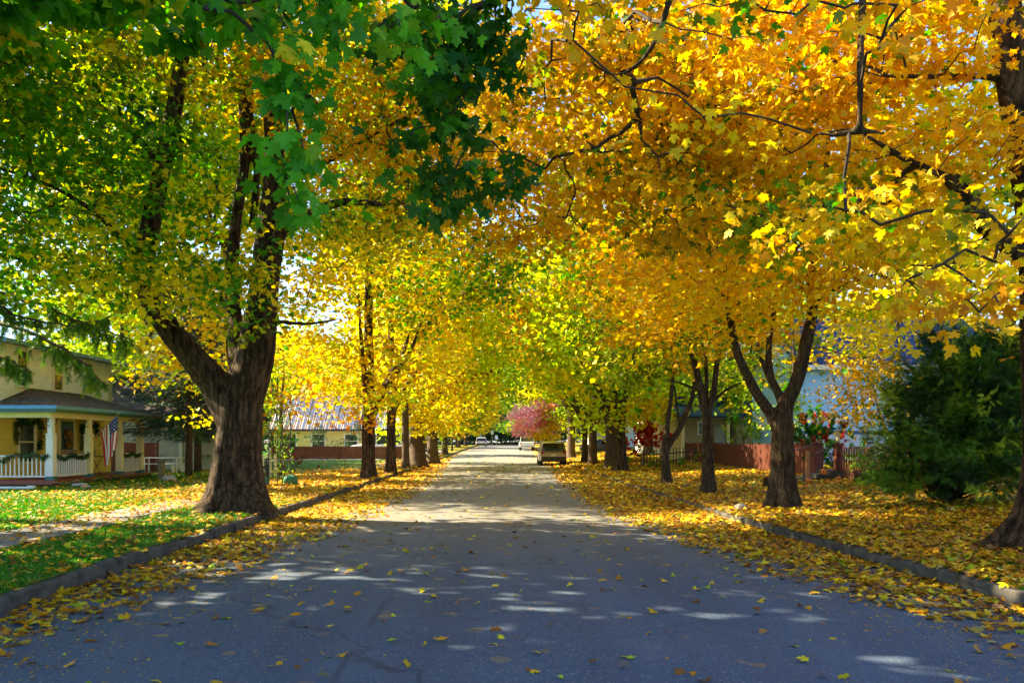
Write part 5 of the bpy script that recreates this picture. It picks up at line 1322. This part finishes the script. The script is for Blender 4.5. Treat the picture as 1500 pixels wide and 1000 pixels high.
# ------------------------------------------------------------------ fences
FEN = simple_mat('red_brown_fence', (.115, .024, .010), .75, var=.35, scale=7., bump=.4)
FENL = simple_mat('brown_fence', (.15, .036, .012), .75, var=.25, scale=3., bump=.3)
def picket(name, label, p0, p1, h, w=.11, gap=.035, pointed=True, mat=FEN, cat_='fence', post_every=2.4, seed=1, postcap=False):
    p0 = np.array(p0, float); p1 = np.array(p1, float); L = np.linalg.norm(p1 - p0); a = math.atan2(p1[1] - p0[1], p1[0] - p0[0]); ux = (p1 - p0) / L
    z00 = float(gz(p0[0], p0[1])); root = thing(name, label, cat_, (p0[0], p0[1], z00), a); rnd = random.Random(seed)
    def zz(u_): q = p0 + ux * u_; return float(gz(q[0], q[1])) - z00
    mb = MB(); u_ = 0.0
    while u_ < L - w:
        z = zz(u_); hh = h + rnd.uniform(-.02, .02); k = rnd.uniform(-.006, .006)
        poly = [(u_ + k, z + .04), (u_ + w + k, z + .04), (u_ + w, z + hh - .07), (u_ + w / 2, z + hh), (u_, z + hh - .07)] if pointed else [(u_, z + .03), (u_ + w, z + .03), (u_ + w, z + hh), (u_, z + hh)]
        mb.prism(poly, 'y', -.011, .011); u_ += w + gap
    mb.build('pickets', mat, root)
    for zr0 in (.28, h - .28):
        mb = MB(); n = int(L / 1.2) + 1
        mb.tube([(L * k / n, .035, zz(L * k / n) + zr0) for k in range(n + 1)], .035, 4); mb.build('rail', mat, root)
    n = max(1, int(L / post_every))
    for k in range(n + 1):
        u_ = L * k / n; z = zz(u_); mb = MB(); mb.bbox(u_ - .05, u_ + .05, .02, .12, z - .2, z + h + .02, .01)
        if postcap: mb.bbox(u_ - .07, u_ + .07, 0, .14, z + h + .02, z + h + .06, .01)
        mb.build('post', mat, root)
    return root
picket('picket_fence', 'long red-brown picket fence between the cottage and the gate', (12.1, 52), (11.2, 27.2), 1.15, w=.10, gap=.06, seed=2)
picket('picket_fence', 'short red picket fence right of the gate, half behind the cedar', (11.2, 25.7), (12.2, 21.0), 1.05, w=.07, gap=.05, pointed=False, seed=3)
def gpost(x, y, h, label):
    z = float(gz(x, y)); g = thing('gate_post', label, 'gate post', (x, y, z)); mb = MB(); mb.bbox(-.11, .11, -.11, .11, -.2, h, .015); mb.build('shaft', FEN, g)
    mb = MB(); mb.bbox(-.15, .15, -.15, .15, h, h + .05, .01); mb.lathe([(.12, .05), (.05, .09), (0, .10)], (0, 0, h), 4); mb.build('cap', FEN, g); return g
gpost(11.02, 27.0, 1.15, 'square red wooden gate post at the end of the long picket fence'); gpost(11.2, 25.75, 1.10, 'square red wooden gate post carrying a small pale statuette')
z = float(gz(11.2, 25.75)) + 1.2
st = thing('statuette', 'small pale figure standing on the right gate post', 'statuette', (11.2, 25.75, z)); pm = M('pale_stone', (.45, .42, .28), .8, var=.2)
mb = MB(); mb.lathe([(.08, 0), (.085, .05), (.06, .12), (.05, .2), (.07, .27), (.05, .33), (.025, .35)], (0, 0, 0), 12); mb.build('body', pm, st, smooth=True)
mb = MB(); mb.lathe([(.0, .34), (.035, .36), (.042, .40), (.03, .44), (0, .455)], (0, 0, 0), 12); mb.build('head', pm, st, smooth=True)
hr = thing('hand_rail', 'wooden post with black sloping handrails beside the garden steps', 'handrail', (10.0, 25.2, float(gz(10.0, 25.2))))
mb = MB(); mb.bbox(-.055, .055, -.055, .055, -.2, 1.0, .01); mb.build('post', M('orange_wood', (.34, .15, .05), .6, var=.2), hr)
mb = MB(); mb.tube([(0, 0, .80), (.55, .25, 1.0), (1.05, .5, 1.22)], .02, 6); mb.tube([(-.35, 1.3, .8), (.2, 1.5, 1.0), (.95, 1.75, 1.22)], .02, 6); mb.build('rail', bm_, hr, smooth=True)
for k in range(3):
    mb = MB(); x0 = 10.0 + k * .42; z = float(gz(10.2, 26)) + .02 + k * .12; mb.bbox(x0, x0 + .5, 25.5, 26.7, z - .15, z + .1, .02)
    tag(mb.build('garden_step', conc), ['lowest stone step leading up to the red gate', 'middle stone step leading up to the red gate', 'top stone step at the red gate'][k], 'step', 'steps to the garden gate')
def pumpkin(x, y, r, label, zoff=0):
    z = float(gz(x, y)) + zoff; p = thing('pumpkin', label, 'pumpkin', (x, y, z)); mb = MB(); n = 24; vs = []; m = 8
    for i in range(m + 1):
        t = PI * i / m
        for k in range(n): a = 2 * PI * k / n; rr = r * math.sin(t) * (1 - .09 * abs(math.sin(4 * a))); vs.append((rr * math.cos(a), rr * math.sin(a), r * .8 * (1 - math.cos(t))))
    mb.add(vs, [(i * n + k, i * n + (k + 1) % n, (i + 1) * n + (k + 1) % n, (i + 1) * n + k) for i in range(m) for k in range(n)]); mb.build('body', M('pumpkin_orange', (.60, .17, .02), .5, var=.15), p, smooth=True)
    mb = MB(); mb.tube([(0, 0, r * 1.5), (.01, 0, r * 1.8), (.04, 0, r * 2.0)], .015, 6); mb.build('stem', M('pumpkin_stem', (.15, .13, .04), .8), p)
pumpkin(9.9, 24.8, .10, 'orange pumpkin at the foot of the handrail post'); pumpkin(10.55, 25.3, .11, 'orange pumpkin on the steps between the gate posts', .22); pumpkin(10.9, 25.0, .09, 'small pumpkin in front of the statuette gate post')
# stumps and stones on the right verge
def stump(x, y, r, h, label):
    z = float(gz(x, y)); s_ = thing('tree_stump', label, 'stump', (x, y, z)); rs2 = np.random.RandomState(int(x * 100)); mb = MB()
    sweep(mb, [(0, 0, -.1), (0, 0, h * .5), (0.02, 0, h)], [r * 1.1, r, r * .95], 16, rs2, .25, .07, 0); mb.build('wood', BARK, s_, smooth=False)
    mb = MB(); mb.lathe([(r * .93, h + .002), (r * .9, h + .012), (0, h + .014)], (0.02, 0, 0), 16); mb.build('cut_face', M('cut_wood', (.30, .2, .1), .8, var=.3), s_)
stump(8.6, 24.6, .16, .30, 'broad dark tree stump left of the three-stemmed maple'); stump(8.95, 24.9, .12, .42, 'taller narrow tree stump touching the broad one'); stump(11.0, 23.8, .13, .28, 'pale stump at the foot of the statuette gate post'); stump(11.5, 23.0, .14, .26, 'low stump in front of the short picket fence')
def rock(x, y, r, label, seed, mat=None, sq=.6):
    z = float(gz(x, y)); mb = MB(); rnd = random.Random(seed); n = 12; m = 7; ph = [rnd.uniform(0, 6) for _ in range(4)]; vs = []
    for i in range(m + 1):
        t = PI * i / m
        for k in range(n):
            a = 2 * PI * k / n; rr = r * (1 + .14 * math.sin(2 * a + ph[0]) + .1 * math.sin(3 * a + ph[1] + t * 2)); vs.append((rr * math.sin(t) * math.cos(a), rr * math.sin(t) * math.sin(a) * .8, -rr * math.cos(t) * sq + r * sq * .5))
    mb.add(vs, [(i * n + k, i * n + (k + 1) % n, (i + 1) * n + (k + 1) % n, (i + 1) * n + k) for i in range(m) for k in range(n)])
    tag(mb.build('rock', mat or M('grey_stone', (.32, .29, .24), .9, var=.35, bump=.5), None, (x, y, z)), label, 'rock')
rock(12.1 - .6, 48, .28, 'round brown boulder in front of the long picket fence', 1); rock(5.35, 17.1, .16, 'pale broken stone standing on the right kerb', 2); rock(-12.4, 30.6, .25, 'whitish rock beside the wooden post near the porch', 3); rock(-14.1, 27.3, .25, 'flat stone on the lawn below the porch', 4, sq=.3); rock(-13.5, 26.5, .2, 'small flat stone on the lawn, nearer than the other', 5, sq=.3)
mb = MB(); mb.bbox(-.11, .11, -.11, .11, -.1, .75, .02); mb.bbox(-.14, .14, -.14, .14, .75, .8, .02); tag(mb.build('wooden_post', M('weathered_wood', (.16, .13, .06), .85, var=.3), None, (-12.8, 30.9, .13)), 'weathered square wooden post near the whitish rock on the lawn', 'post')
mb = MB(); mb.bbox(-.075, .075, -.06, .06, -.1, 2.2, .015); mb.bbox(-.10, .10, -.08, .08, 2.2, 2.25, .01); tag(mb.build('wooden_post', M('yellow_board', (.60, .42, .10), .6, var=.15), None, (9.28, 17.6, .25)), 'yellow board post showing through the dark cedar', 'post')
# low dark fence and bushes on the right beyond the Y-shaped tree
picket('low_fence', 'low dark open fence beside the red bush on the right', (8.4, 44.0), (11.3, 44.0), .95, w=.04, gap=.14, pointed=False, mat=M('dark_old_wood', (.07, .055, .04), .8, var=.3), seed=7)
REDL = [(RED, 4), ((.55, .06, .02), 2), (ORA, .6)]
spray_shrub('red_bush', 'bright red maple bush above the low dark fence', 8.7, 46, [((8.7, 46, 2.2), (1.0, .9, .8)), ((9.6, 46, 1.7), (.9, .8, .6)), ((8.2, 46, 1.5), (.7, .7, .5))], 450, REDL, .2, 60, kind='mid', mat=LEAFM)
spray_shrub('red_bush', 'rusty red bush showing above the picket fence left of the three-stemmed maple', 12.3, 31.5, [((12.2, 31.5, 1.9), (1.2, .9, .8)), ((13.0, 31.5, 2.2), (.8, .8, .7))], 451, [(RED, 2), (BRN, 3), (GRN, 2), (DGRN, 3)], .10, 300, kind='mid', mat=LEAFM)
spray_shrub('red_bush', 'dark bush with crimson leaves behind the gate', 12.3, 28.5, [((11.9, 28.5, 1.5), (.7, .7, .9)), ((12.1, 28.5, 2.1), (.45, .5, .45))], 452, [(RED, .9), (DGRN, 6), (GRN, 1)], .09, 420, kind='mid', mat=LEAFM)
spray_shrub('green_shrub', 'low yellowish green shrub before the low dark fence', 8.8, 42.5, [((8.6, 42.5, .5), (1.1, .7, .4)), ((10.2, 43, .55), (1.0, .7, .45))], 453, [(OLI, 2), (GRN, 2), (YG, 1)], .14, 160, kind='oval', mat=LEAFM)
spray_shrub('green_shrub', 'green shrub between the cottage and the picket fence', 13.0, 40, [((12.9, 40, 1.6), (1.2, 1.0, 1.2)), ((13.3, 43, 2.2), (1.0, 1.0, 1.6))], 454, [(GRN, 3), (OLI, 3), (YG, 2)], .18, 70, kind='oval', mat=LEAFM)
spray_shrub('green_shrub', 'dense dark shrub between the thick maples on the right', 9.2, 55, [((9.2, 55, 1.3), (1.0, 1.0, 1.3))], 455, [(GRN, 3), (DGRN, 3)], .2, 70, kind='oval', mat=LEAFM)
spray_shrub('green_shrub', 'dark shrub against the pale blue foundation behind the gate', 14.6, 32, [((14.8, 32, 1.3), (1.6, .8, .9)), ((13.2, 31.5, 1.3), (.6, .6, .8))], 456, [(DGRN, 4), (GRN, 2)], .13, 110, kind='oval', mat=LEAFM)
spray_shrub('green_shrub', 'tall rounded evergreen shrub against the wall of the metal-roofed house', -14.8, 72.5, [((-15.0, 72.5, 1.6), (1.7, .9, 1.6)), ((-12.7, 72.5, 1.9), (.9, .9, 1.9))], 457, SPG, .3, 45)
spray_shrub('green_shrub', 'small reddish brown shrub on the bright green lawn', -11.9, 48, [((-11.9, 48, .55), (.55, .5, .4))], 458, [(BRN, 3), (RED, 1), (DGRN, 2)], .13, 330, kind='oval', mat=LEAFM)
spray_shrub('green_shrub', 'leafy shrub behind the white bench of the neighbouring yard', -12.3, 41, [((-12.2, 41, 1.6), (1.0, .8, 1.2)), ((-11, 42, 1.2), (.8, .7, 1.0))], 459, [(GRN, 3), (DGRN, 3), (YG, 1)], .15, 90, kind='oval', mat=LEAFM)
# left: long board fence
def board_fence(label, x0, x1, y, h):
    z = float(zroad(y)) + .13; r = thing('board_fence', label, 'fence', (x0, y, z)); n = int(round((x1 - x0) / 2.5))
    for k in range(n):
        a = (x1 - x0) * k / n; b = (x1 - x0) * (k + 1) / n; mb = MB(); u_ = a + .05
        while u_ < b - .07: mb.box(u_, min(u_ + .135, b - .05), -.01, .01, .04, h); u_ += .142
        mb.box(a + .05, b - .05, .012, .05, .2, .29); mb.box(a + .05, b - .05, .012, .05, h - .3, h - .2); mb.build('panel', FENL, r)
        mb = MB(); mb.bbox(a - .05, a + .05, -.05, .05, -.1, h + .04, .01); mb.build('post', FENL, r)
    mb = MB(); mb.box(0, x1 - x0, -.04, .04, h + .002, h + .04); mb.build('top_rail', FENL, r)
board_fence('long low brown board fence beyond the bright green lawn', -18.5, -7.3, 67.2, 1.05)
mb = MB(); mb.add([(-18, 67.8, .30), (-7, 67.8, .30), (-5.5, 100, .60), (-18, 100, .60)], [(0, 1, 2, 3)]); o = mb.build('driveway', M('pale_drive', (.40, .39, .37), .8)); o['kind'] = 'structure'
def pvw(): pass
picket('picket_gate', 'cream picket gate behind the huge trunk', (-9.95, 34), (-9.25, 34), 1.0, w=.09, gap=.07, mat=CRM, seed=8, post_every=1.3)
picket('board_fence', 'brown board fence seen through the porch columns', (-21.5, 40), (-16.8, 40), 1.5, w=.14, gap=.005, pointed=False, mat=FENL, seed=9)

# garden arch and barrels
ar = thing('garden_arch', 'tall black iron garden arch wound with string lights and vine', 'garden arch', (-7.45, 27.2, .13))
mb = MB()
for yy in (-.55, .55):
    for xx in (0, .45): mb.tube([(xx, yy, 0), (xx, yy, 2.0)], .02, 6)
    for k in range(8): mb.tube([(0, yy, .2 + k * .24), (.45, yy, .2 + k * .24)], .008, 4)
for xx in (0, .45): mb.tube([(xx, .55 * math.cos(t), 2.0 + .62 * math.sin(t)) for t in np.linspace(0, PI, 12)], .02, 6)
for t in np.linspace(.3, PI - .3, 6): mb.tube([(0, .55 * math.cos(t), 2 + .62 * math.sin(t)), (.45, .55 * math.cos(t), 2 + .62 * math.sin(t))], .008, 4)
mb.build('frame', bm_, ar)
rnd = random.Random(5)
for k in range(70): yy = rnd.choice((-.55, .55)); xx = rnd.choice((0, .45)); link('bulb', bme, None, ar, (xx + rnd.uniform(-.03, .03), yy + rnd.uniform(-.03, .03), rnd.uniform(.2, 2.2)))
rs = np.random.RandomState(6); n = 420; yy = np.where(rs.rand(n) < .5, -.55, .55); q = np.stack([rs.uniform(-.05, .5, n), yy + rs.normal(0, .08, n), rs.rand(n) ** .7 * 2.5], 1)
V, Fc, C = scatter(rs, q, .09, 'oval', pick(rs, [(GRN, 3), (YG, 2), (OLI, 2)], n), rs.normal(size=(n, 3)), rs.normal(size=(n, 3)), .2); link('vine', mesh_np('vine', V, Fc, C), LEAFM, ar)
ib = picket('iron_fence', 'short black iron fence panel beside the garden arch', (-8.6, 26.4), (-7.5, 26.6), .95, w=.015, gap=.1, pointed=False, mat=bm_, seed=10, post_every=1.1)
def barrel(x, y, label):
    z = float(gz(x, y)); b = thing('barrel', label, 'barrel', (x, y, z + .01)); mb = MB(); r = .17; prof = [(0, 0), (r * .85, 0), (r, .10), (r * 1.08, .2), (r, .33), (r * .85, .42), (r * .8, .42), (r * .8, .36)]
    vs0 = MB(); vs0.lathe(prof, (0, 0, 0), 18); vs0.v = [(c - .21, b_, a + r * 1.08) for a, b_, c in vs0.v]; vs0.build('body', M('green_barrel', (.015, .16, .09), .35, var=.2), b, smooth=True)
    h = MB()
    for zz in (.08, .30):
        pts = [(zz - .21 + .03, r * 1.1 * math.cos(t), r * 1.08 + r * 1.1 * math.sin(t)) for t in np.linspace(0, 2 * PI, 20)]; h.tube(pts, .008, 4)
    h.build('hoop', bm_, b)
barrel(-7.55, 26.2, 'green glossy barrel lying left of the garden arch'); barrel(-6.98, 27.7, 'dark green barrel lying right of the garden arch')
# bench / table in the yard
tb = thing('picnic_table', 'white picnic table in the shade behind the spruce', 'table', (-16.3, 39.5, .13)); m = MB(); m.bbox(-1.0, 1.0, -.35, .35, .70, .74); m.build('top', WHT, tb)
for sx in (-1, 1): m = MB(); m.box(sx * .8 - .03, sx * .8 + .03, -.3, -.24, 0, .70); m.box(sx * .8 - .03, sx * .8 + .03, .24, .3, 0, .70); m.build('leg', WHT, tb)
for sy in (-1, 1): m = MB(); m.bbox(-1.0, 1.0, sy * .65 - .12, sy * .65 + .12, .42, .45); m.box(-.8, -.74, sy * .65 - .1, sy * .65 + .1, 0, .42); m.box(.74, .8, sy * .65 - .1, sy * .65 + .1, 0, .42); m.build('bench', WHT, tb)
m = MB(); m.bbox(-.9, .3, -.06, .06, 0, .07, .01); m.bbox(.25, .45, -.1, .1, 0, .1, .02); tag(m.build('drain_extension', M('white_plastic', (.6, .66, .72), .4), None, (-14.9, 25.2, .14)), 'pale blue-white drain pipe lying on the grass by the house corner', 'drain pipe')

# ------------------------------------------------------------------ street furniture
def pole(x, y, h, r, label, name='street_pole'):
    z = float(gz(x, y)); p = thing(name, label, 'pole', (x, y, z)); m = MB(); m.tube([(0, 0, -.1), (0, 0, h)], [r * 1.2, r * .8], 8); m.build('shaft', M('dark_pole', (.06, .05, .04), .8), p, smooth=True)
    m = MB(); m.tube([(0, 0, h - .3), (.5, 0, h - .05), (1.0, 0, h)], .03, 6); m.bbox(.9, 1.4, -.12, .12, h - .06, h + .04, .03); m.build('lamp_arm', M('dark_pole', (.06, .05, .04), .8), p)
pole(-4.95, 100, 6.5, .11, 'dark street lamp pole by the left kerb past the green-leaved maple')
def sign(x, y, h, kind, label, col, back=None):
    z = float(gz(x, y)); p = thing('road_sign', label, 'sign', (x, y, z)); m = MB(); m.tube([(0, 0, -.1), (0, 0, h + .3)], .03, 6); m.build('post', M('sign_post', (.35, .36, .36), .5, .6), p)
    m = MB(); n = 8 if kind == 'oct' else 4
    if kind == 'oct': poly = [(.38 * math.cos(2 * PI * k / 8 + PI / 8), h + .38 * math.sin(2 * PI * k / 8 + PI / 8)) for k in range(8)]
    else: poly = [(-.3, h - .38), (.3, h - .38), (.3, h + .38), (-.3, h + .38)]
    m.prism(poly, 'y', -.05, -.035); m.build('plate', M('sign_' + kind, col, .4), p)
sign(.15, 165, 2.6, 'oct', 'round-looking pale sign back on a post at the far end of the street', (.62, .62, .50)); sign(-2.3, 165, 2.9, 'rect', 'white and blue sign above the parked white car', (.60, .66, .72)); sign(1.05, 172, 1.7, 'rect', 'short white sign at the far end right of the round-looking one', (.62, .62, .55))
m = MB(); m.box(-.3, .3, -.06, -.045, 1.6, 2.3); m.build('lower_plate', M('blue_plate', (.05, .25, .50), .4), bpy.data.objects['road_sign.001'])

# ------------------------------------------------------------------ vehicles
TYRE = M('tyre_rubber', (.02, .02, .02), .85); CHR = M('bright_metal', (.6, .6, .6), .25, 1.0); RED_L = M('tail_red', (.35, .01, .01), .25); BLK = M('black_trim', (.02, .02, .022), .5)
CG = M('car_glass', (.015, .02, .025), .08, var=.05, spec=.8)
def wheel(parent, x, y, r=.34, w=.22):
    m = MB(); m.lathe([(r * .62, -w / 2), (r * .95, -w / 2), (r, -w * .3), (r, w * .3), (r * .95, w / 2), (r * .62, w / 2)], (0, 0, 0), 22); m.v = [(c, a, b + r) for a, b, c in m.v]; wo = m.build('wheel', TYRE, parent, (x, y, 0), smooth=False)
    s_ = 1 if x > 0 else -1; m = MB(); m.lathe([(0, 0), (r * .6, 0), (r * .62, .02), (r * .3, .03), (0, .04)], (0, 0, 0), 12); m.v = [(s_ * (w / 2 - .03 + c), a, b + r) for a, b, c in m.v]; m.build('rim', CHR, wo)
def loft(sections, nring):
    """sections: list of rings with equal counts"""
    m = MB(); vs = [p for s_ in sections for p in s_]; fs = []
    for i in range(len(sections) - 1):
        for k in range(nring): a = i * nring + k; b = i * nring + (k + 1) % nring; fs.append((a, b, b + nring, a + nring))
    fs += [tuple(range(nring - 1, -1, -1)), tuple(range((len(sections) - 1) * nring, len(sections) * nring))]; return m.add(vs, fs)
def body_ring(y, hw, zb, zt, top_in=.08):
    m = zb + (zt - zb) * .55
    return [(-hw + .08, y, zb), (hw - .08, y, zb), (hw - .01, y, zb + .10), (hw, y, m), (hw - .02, y, zt - .06), (hw - top_in, y, zt), (-hw + top_in, y, zt), (-hw + .02, y, zt - .06), (-hw, y, m), (-hw + .01, y, zb + .10)]
def suv(name, label, x, y, rz, paint, L=4.5, Wd=1.84, Ht=1.66, cat_='car', bumper=None, group=None):
    z = float(zr(np.array(x), np.array(y))) + .005 if abs(rz) < 1 else float(zroad(y)) + .16
    v = thing(name, label, cat_, (x, y, z), rz, group); hw = Wd / 2
    st = [(-L / 2, .78, .45, .86), (-L / 2 + .08, hw - .05, .32, .98), (-L / 2 + .5, hw, .26, 1.0), (-L * .2, hw, .24, .98), (L * .1, hw, .24, .96), (L * .24, hw, .24, .98), (L / 2 - .45, hw - .03, .26, .88), (L / 2 - .1, hw - .10, .30, .78), (L / 2, hw - .25, .38, .66)]
    loft([body_ring(a, b, c, d) for a, b, c, d in st], 10).build('body', paint, v, smooth=False)
    cab = [(-L / 2 + .12, hw - .10, .98, hw - .28, 1.12), (-L / 2 + .38, hw - .06, .96, hw - .22, Ht - .06), (-L / 2 + .9, hw - .06, .95, hw - .21, Ht), (L * .0, hw - .06, .94, hw - .20, Ht - .01), (L * .12, hw - .06, .94, hw - .24, Ht - .12), (L * .27, hw - .08, .93, hw - .16, .99)]
    loft([[(-a1, yy, z0), (a1, yy, z0), (a2, yy, z1), (-a2, yy, z1)] for yy, a1, z0, a2, z1 in cab], 4).build('cabin', CG, v)
    rf = [[(-a2 - .012, yy, z1 - .05), (a2 + .012, yy, z1 - .05), (a2 - .04, yy, z1 + .02), (-a2 + .04, yy, z1 + .02)] for yy, a1, z0, a2, z1 in cab[1:5]]; rf[0] = [(p[0], p[1] - .16, p[2] - .03) for p in rf[0]]
    loft(rf, 4).build('roof', paint, v)
    for s_ in (-1, 1):
        for i in (1, 2, 3, 5):
            m = MB()
            yy, a1, z0, a2, z1 = cab[i] if i != 5 else cab[4]
            yb = cab[i][0] if i != 5 else cab[5][0]
            m.tube([(s_ * (a1 + .005), yb if i != 1 else yy - .2, z0), (s_ * (a2 + .01), yy, z1)], .045, 5)
            m.build('pillar', paint, v)
        m = MB(); m.bbox(s_ * (hw - .17) - .13, s_ * (hw - .17) + .13, -L / 2 - .01, -L / 2 + .14, .82, .98, .02); m.build('tail_light', RED_L, v)
        m = MB(); m.bbox(s_ * (hw + .08) - .1, s_ * (hw + .08) + .1, L * .17, L * .17 + .1, .98, 1.12, .02); m.build('mirror', BLK, v)
        m = MB(); m.bbox(s_ * (hw - .25) - .15, s_ * (hw - .25) + .15, L / 2 - .12, L / 2 - .02, .62, .74, .02); m.build('headlight', CHR, v)
        m = MB(); m.tube([(s_ * (hw - .26), -L / 2 + .6, Ht + .05), (s_ * (hw - .26), L * .02, Ht + .05)], .02, 5); m.build('roof_rail', CHR, v)
        for yy in (-L / 2 + .85, L / 2 - .85): wheel(v, s_ * (hw - .10), yy)
    m = MB(); m.bbox(-hw + .06, hw - .06, -L / 2 - .07, -L / 2 + .1, .30, .62, .03); m.build('bumper', bumper or BLK, v)
    m = MB(); m.bbox(-.17, .17, -L / 2 - .085, -L / 2 - .07, .66, .78, .004); m.build('licence_plate', M('plate_white', (.6, .62, .65), .4), v)
    m = MB(); m.tube([(0, -L / 2 + .0, 1.02), (.25, -L / 2 + .02, 1.06)], .012, 4); m.build('wiper', BLK, v)
    return v
GOLDP = M('gold_beige_paint', (.40, .32, .17), .28, .5, var=.05, coat=.5); WP = M('white_car_paint', (.72, .73, .72), .3, 0, var=.04, coat=.5); SIL = M('silver_white_paint', (.62, .64, .66), .3, .2, var=.05, coat=.5)
suv('parked_car', 'gold-beige SUV parked nose away at the leafy right kerb', 4.27, 57.0, 0, GOLDP)
suv('parked_car', 'small white car at the far left end of the street', -1.75, 137, 0, SIL, L=4.4, Ht=1.62)
suv('parked_car', 'white SUV parked sideways behind the brown board fence', -10.3, 72.0, PI / 2, WP, L=4.9, Ht=2.0).location.z += .25
suv('parked_car', 'dark car far behind the leftmost double-trunked maple', -9.2, 96, PI / 2, M('dark_blue_paint', (.04, .07, .13), .3, .3), L=4.5, Ht=1.5)
suv('parked_car', 'dark parked car behind the round pink tree', 12.0, 88, PI / 2, M('dark_grey_paint', (.05, .05, .055), .3, .3), L=4.5, Ht=1.5)
# pickup
x, y = 4.75, 108.0; z = float(zr(np.array(x), np.array(y))) + .005; pk = thing('pickup_truck', 'white pickup truck parked facing away on the right under the pink tree', 'pickup truck', (x, y, z)); hw = .98
st = [(-2.85, hw - .03, .45, 1.12), (-2.75, hw, .42, 1.16), (-1.0, hw, .40, 1.15), (.9, hw, .40, 1.12), (1.9, hw, .42, 1.12), (2.6, hw - .05, .45, 1.05), (2.8, hw - .15, .5, .9)]
loft([body_ring(a, b, c, d) for a, b, c, d in st], 10).build('body', WP, pk)
cab = [(-1.25, hw - .08, 1.12, hw - .20, 1.22), (-1.1, hw - .08, 1.12, hw - .22, 1.82), (.4, hw - .08, 1.1, hw - .22, 1.84), (1.0, hw - .08, 1.1, hw - .28, 1.72), (1.6, hw - .1, 1.1, hw - .2, 1.14)]
loft([[(-a1, yy, z0), (a1, yy, z0), (a2, yy, z1), (-a2, yy, z1)] for yy, a1, z0, a2, z1 in cab], 4).build('cabin', CG, pk)
loft([[(-a2 - .012, yy, z1 - .05), (a2 + .012, yy, z1 - .05), (a2 - .04, yy, z1 + .03), (-a2 + .04, yy, z1 + .03)] for yy, a1, z0, a2, z1 in cab[1:4]], 4).build('roof', WP, pk)
m = MB(); m.bbox(-hw + .1, hw - .1, -2.88, -2.85, .62, 1.13, .01); m.build('tailgate', WP, pk)
m = MB(); m.bbox(-hw, hw, -3.02, -2.86, .45, .62, .03); m.build('bumper', CHR, pk)
m = MB(); m.bbox(-.17, .17, -3.035, -3.02, .50, .60, .004); m.build('licence_plate', M('plate_white', (.6, .62, .65), .4), pk)
for s_ in (-1, 1):
    m = MB(); m.bbox(s_ * (hw - .07) - .07, s_ * (hw - .07) + .07, -2.9, -2.8, .72, 1.08, .01); m.build('tail_light', RED_L, pk)
    m = MB(); m.tube([(s_ * (hw - .07), -1.2, 1.12), (s_ * (hw - .21), -1.1, 1.82)], .05, 5); m.build('pillar', WP, pk)
    m = MB(); m.bbox(s_ * (hw + .12) - .12, s_ * (hw + .12) + .12, 1.0, 1.1, 1.15, 1.35, .02); m.build('mirror', BLK, pk)
    for yy in (-1.85, 1.75): wheel(pk, s_ * (hw - .12), yy, .38, .26)

# foliage that screens the side of the pale blue house
b = gbase(12.6, 33.5)
make_tree('young_tree', 'slender yellow-green tree screening the left side of the pale blue house', b, [
    ([(12.6, 33.5, b[2]), (12.6, 33.5, 2.2), (12.7, 33.5, 5.5), (12.6, 33.5, 8.5)], [.09, .07, .05, .015])], [
    ((12.4, 34.5, 3.6), (1.2, 1.2, 1.5), 1.6, 26, [(OLI, 2), (YG, 3), (GRN, 2), (GOLD, 1)], 'mid', .15),
    ((12.6, 34.5, 6.2), (1.6, 1.4, 1.8), 1.6, 28, pGOLDG, 'mid', .15), ((12.0, 36, 4.6), (1.2, 1.2, 1.2), 1.4, 28, pYG, 'mid', .15)], 501, sides=8, flare=.1, lsize=.15, bark=BARKF)
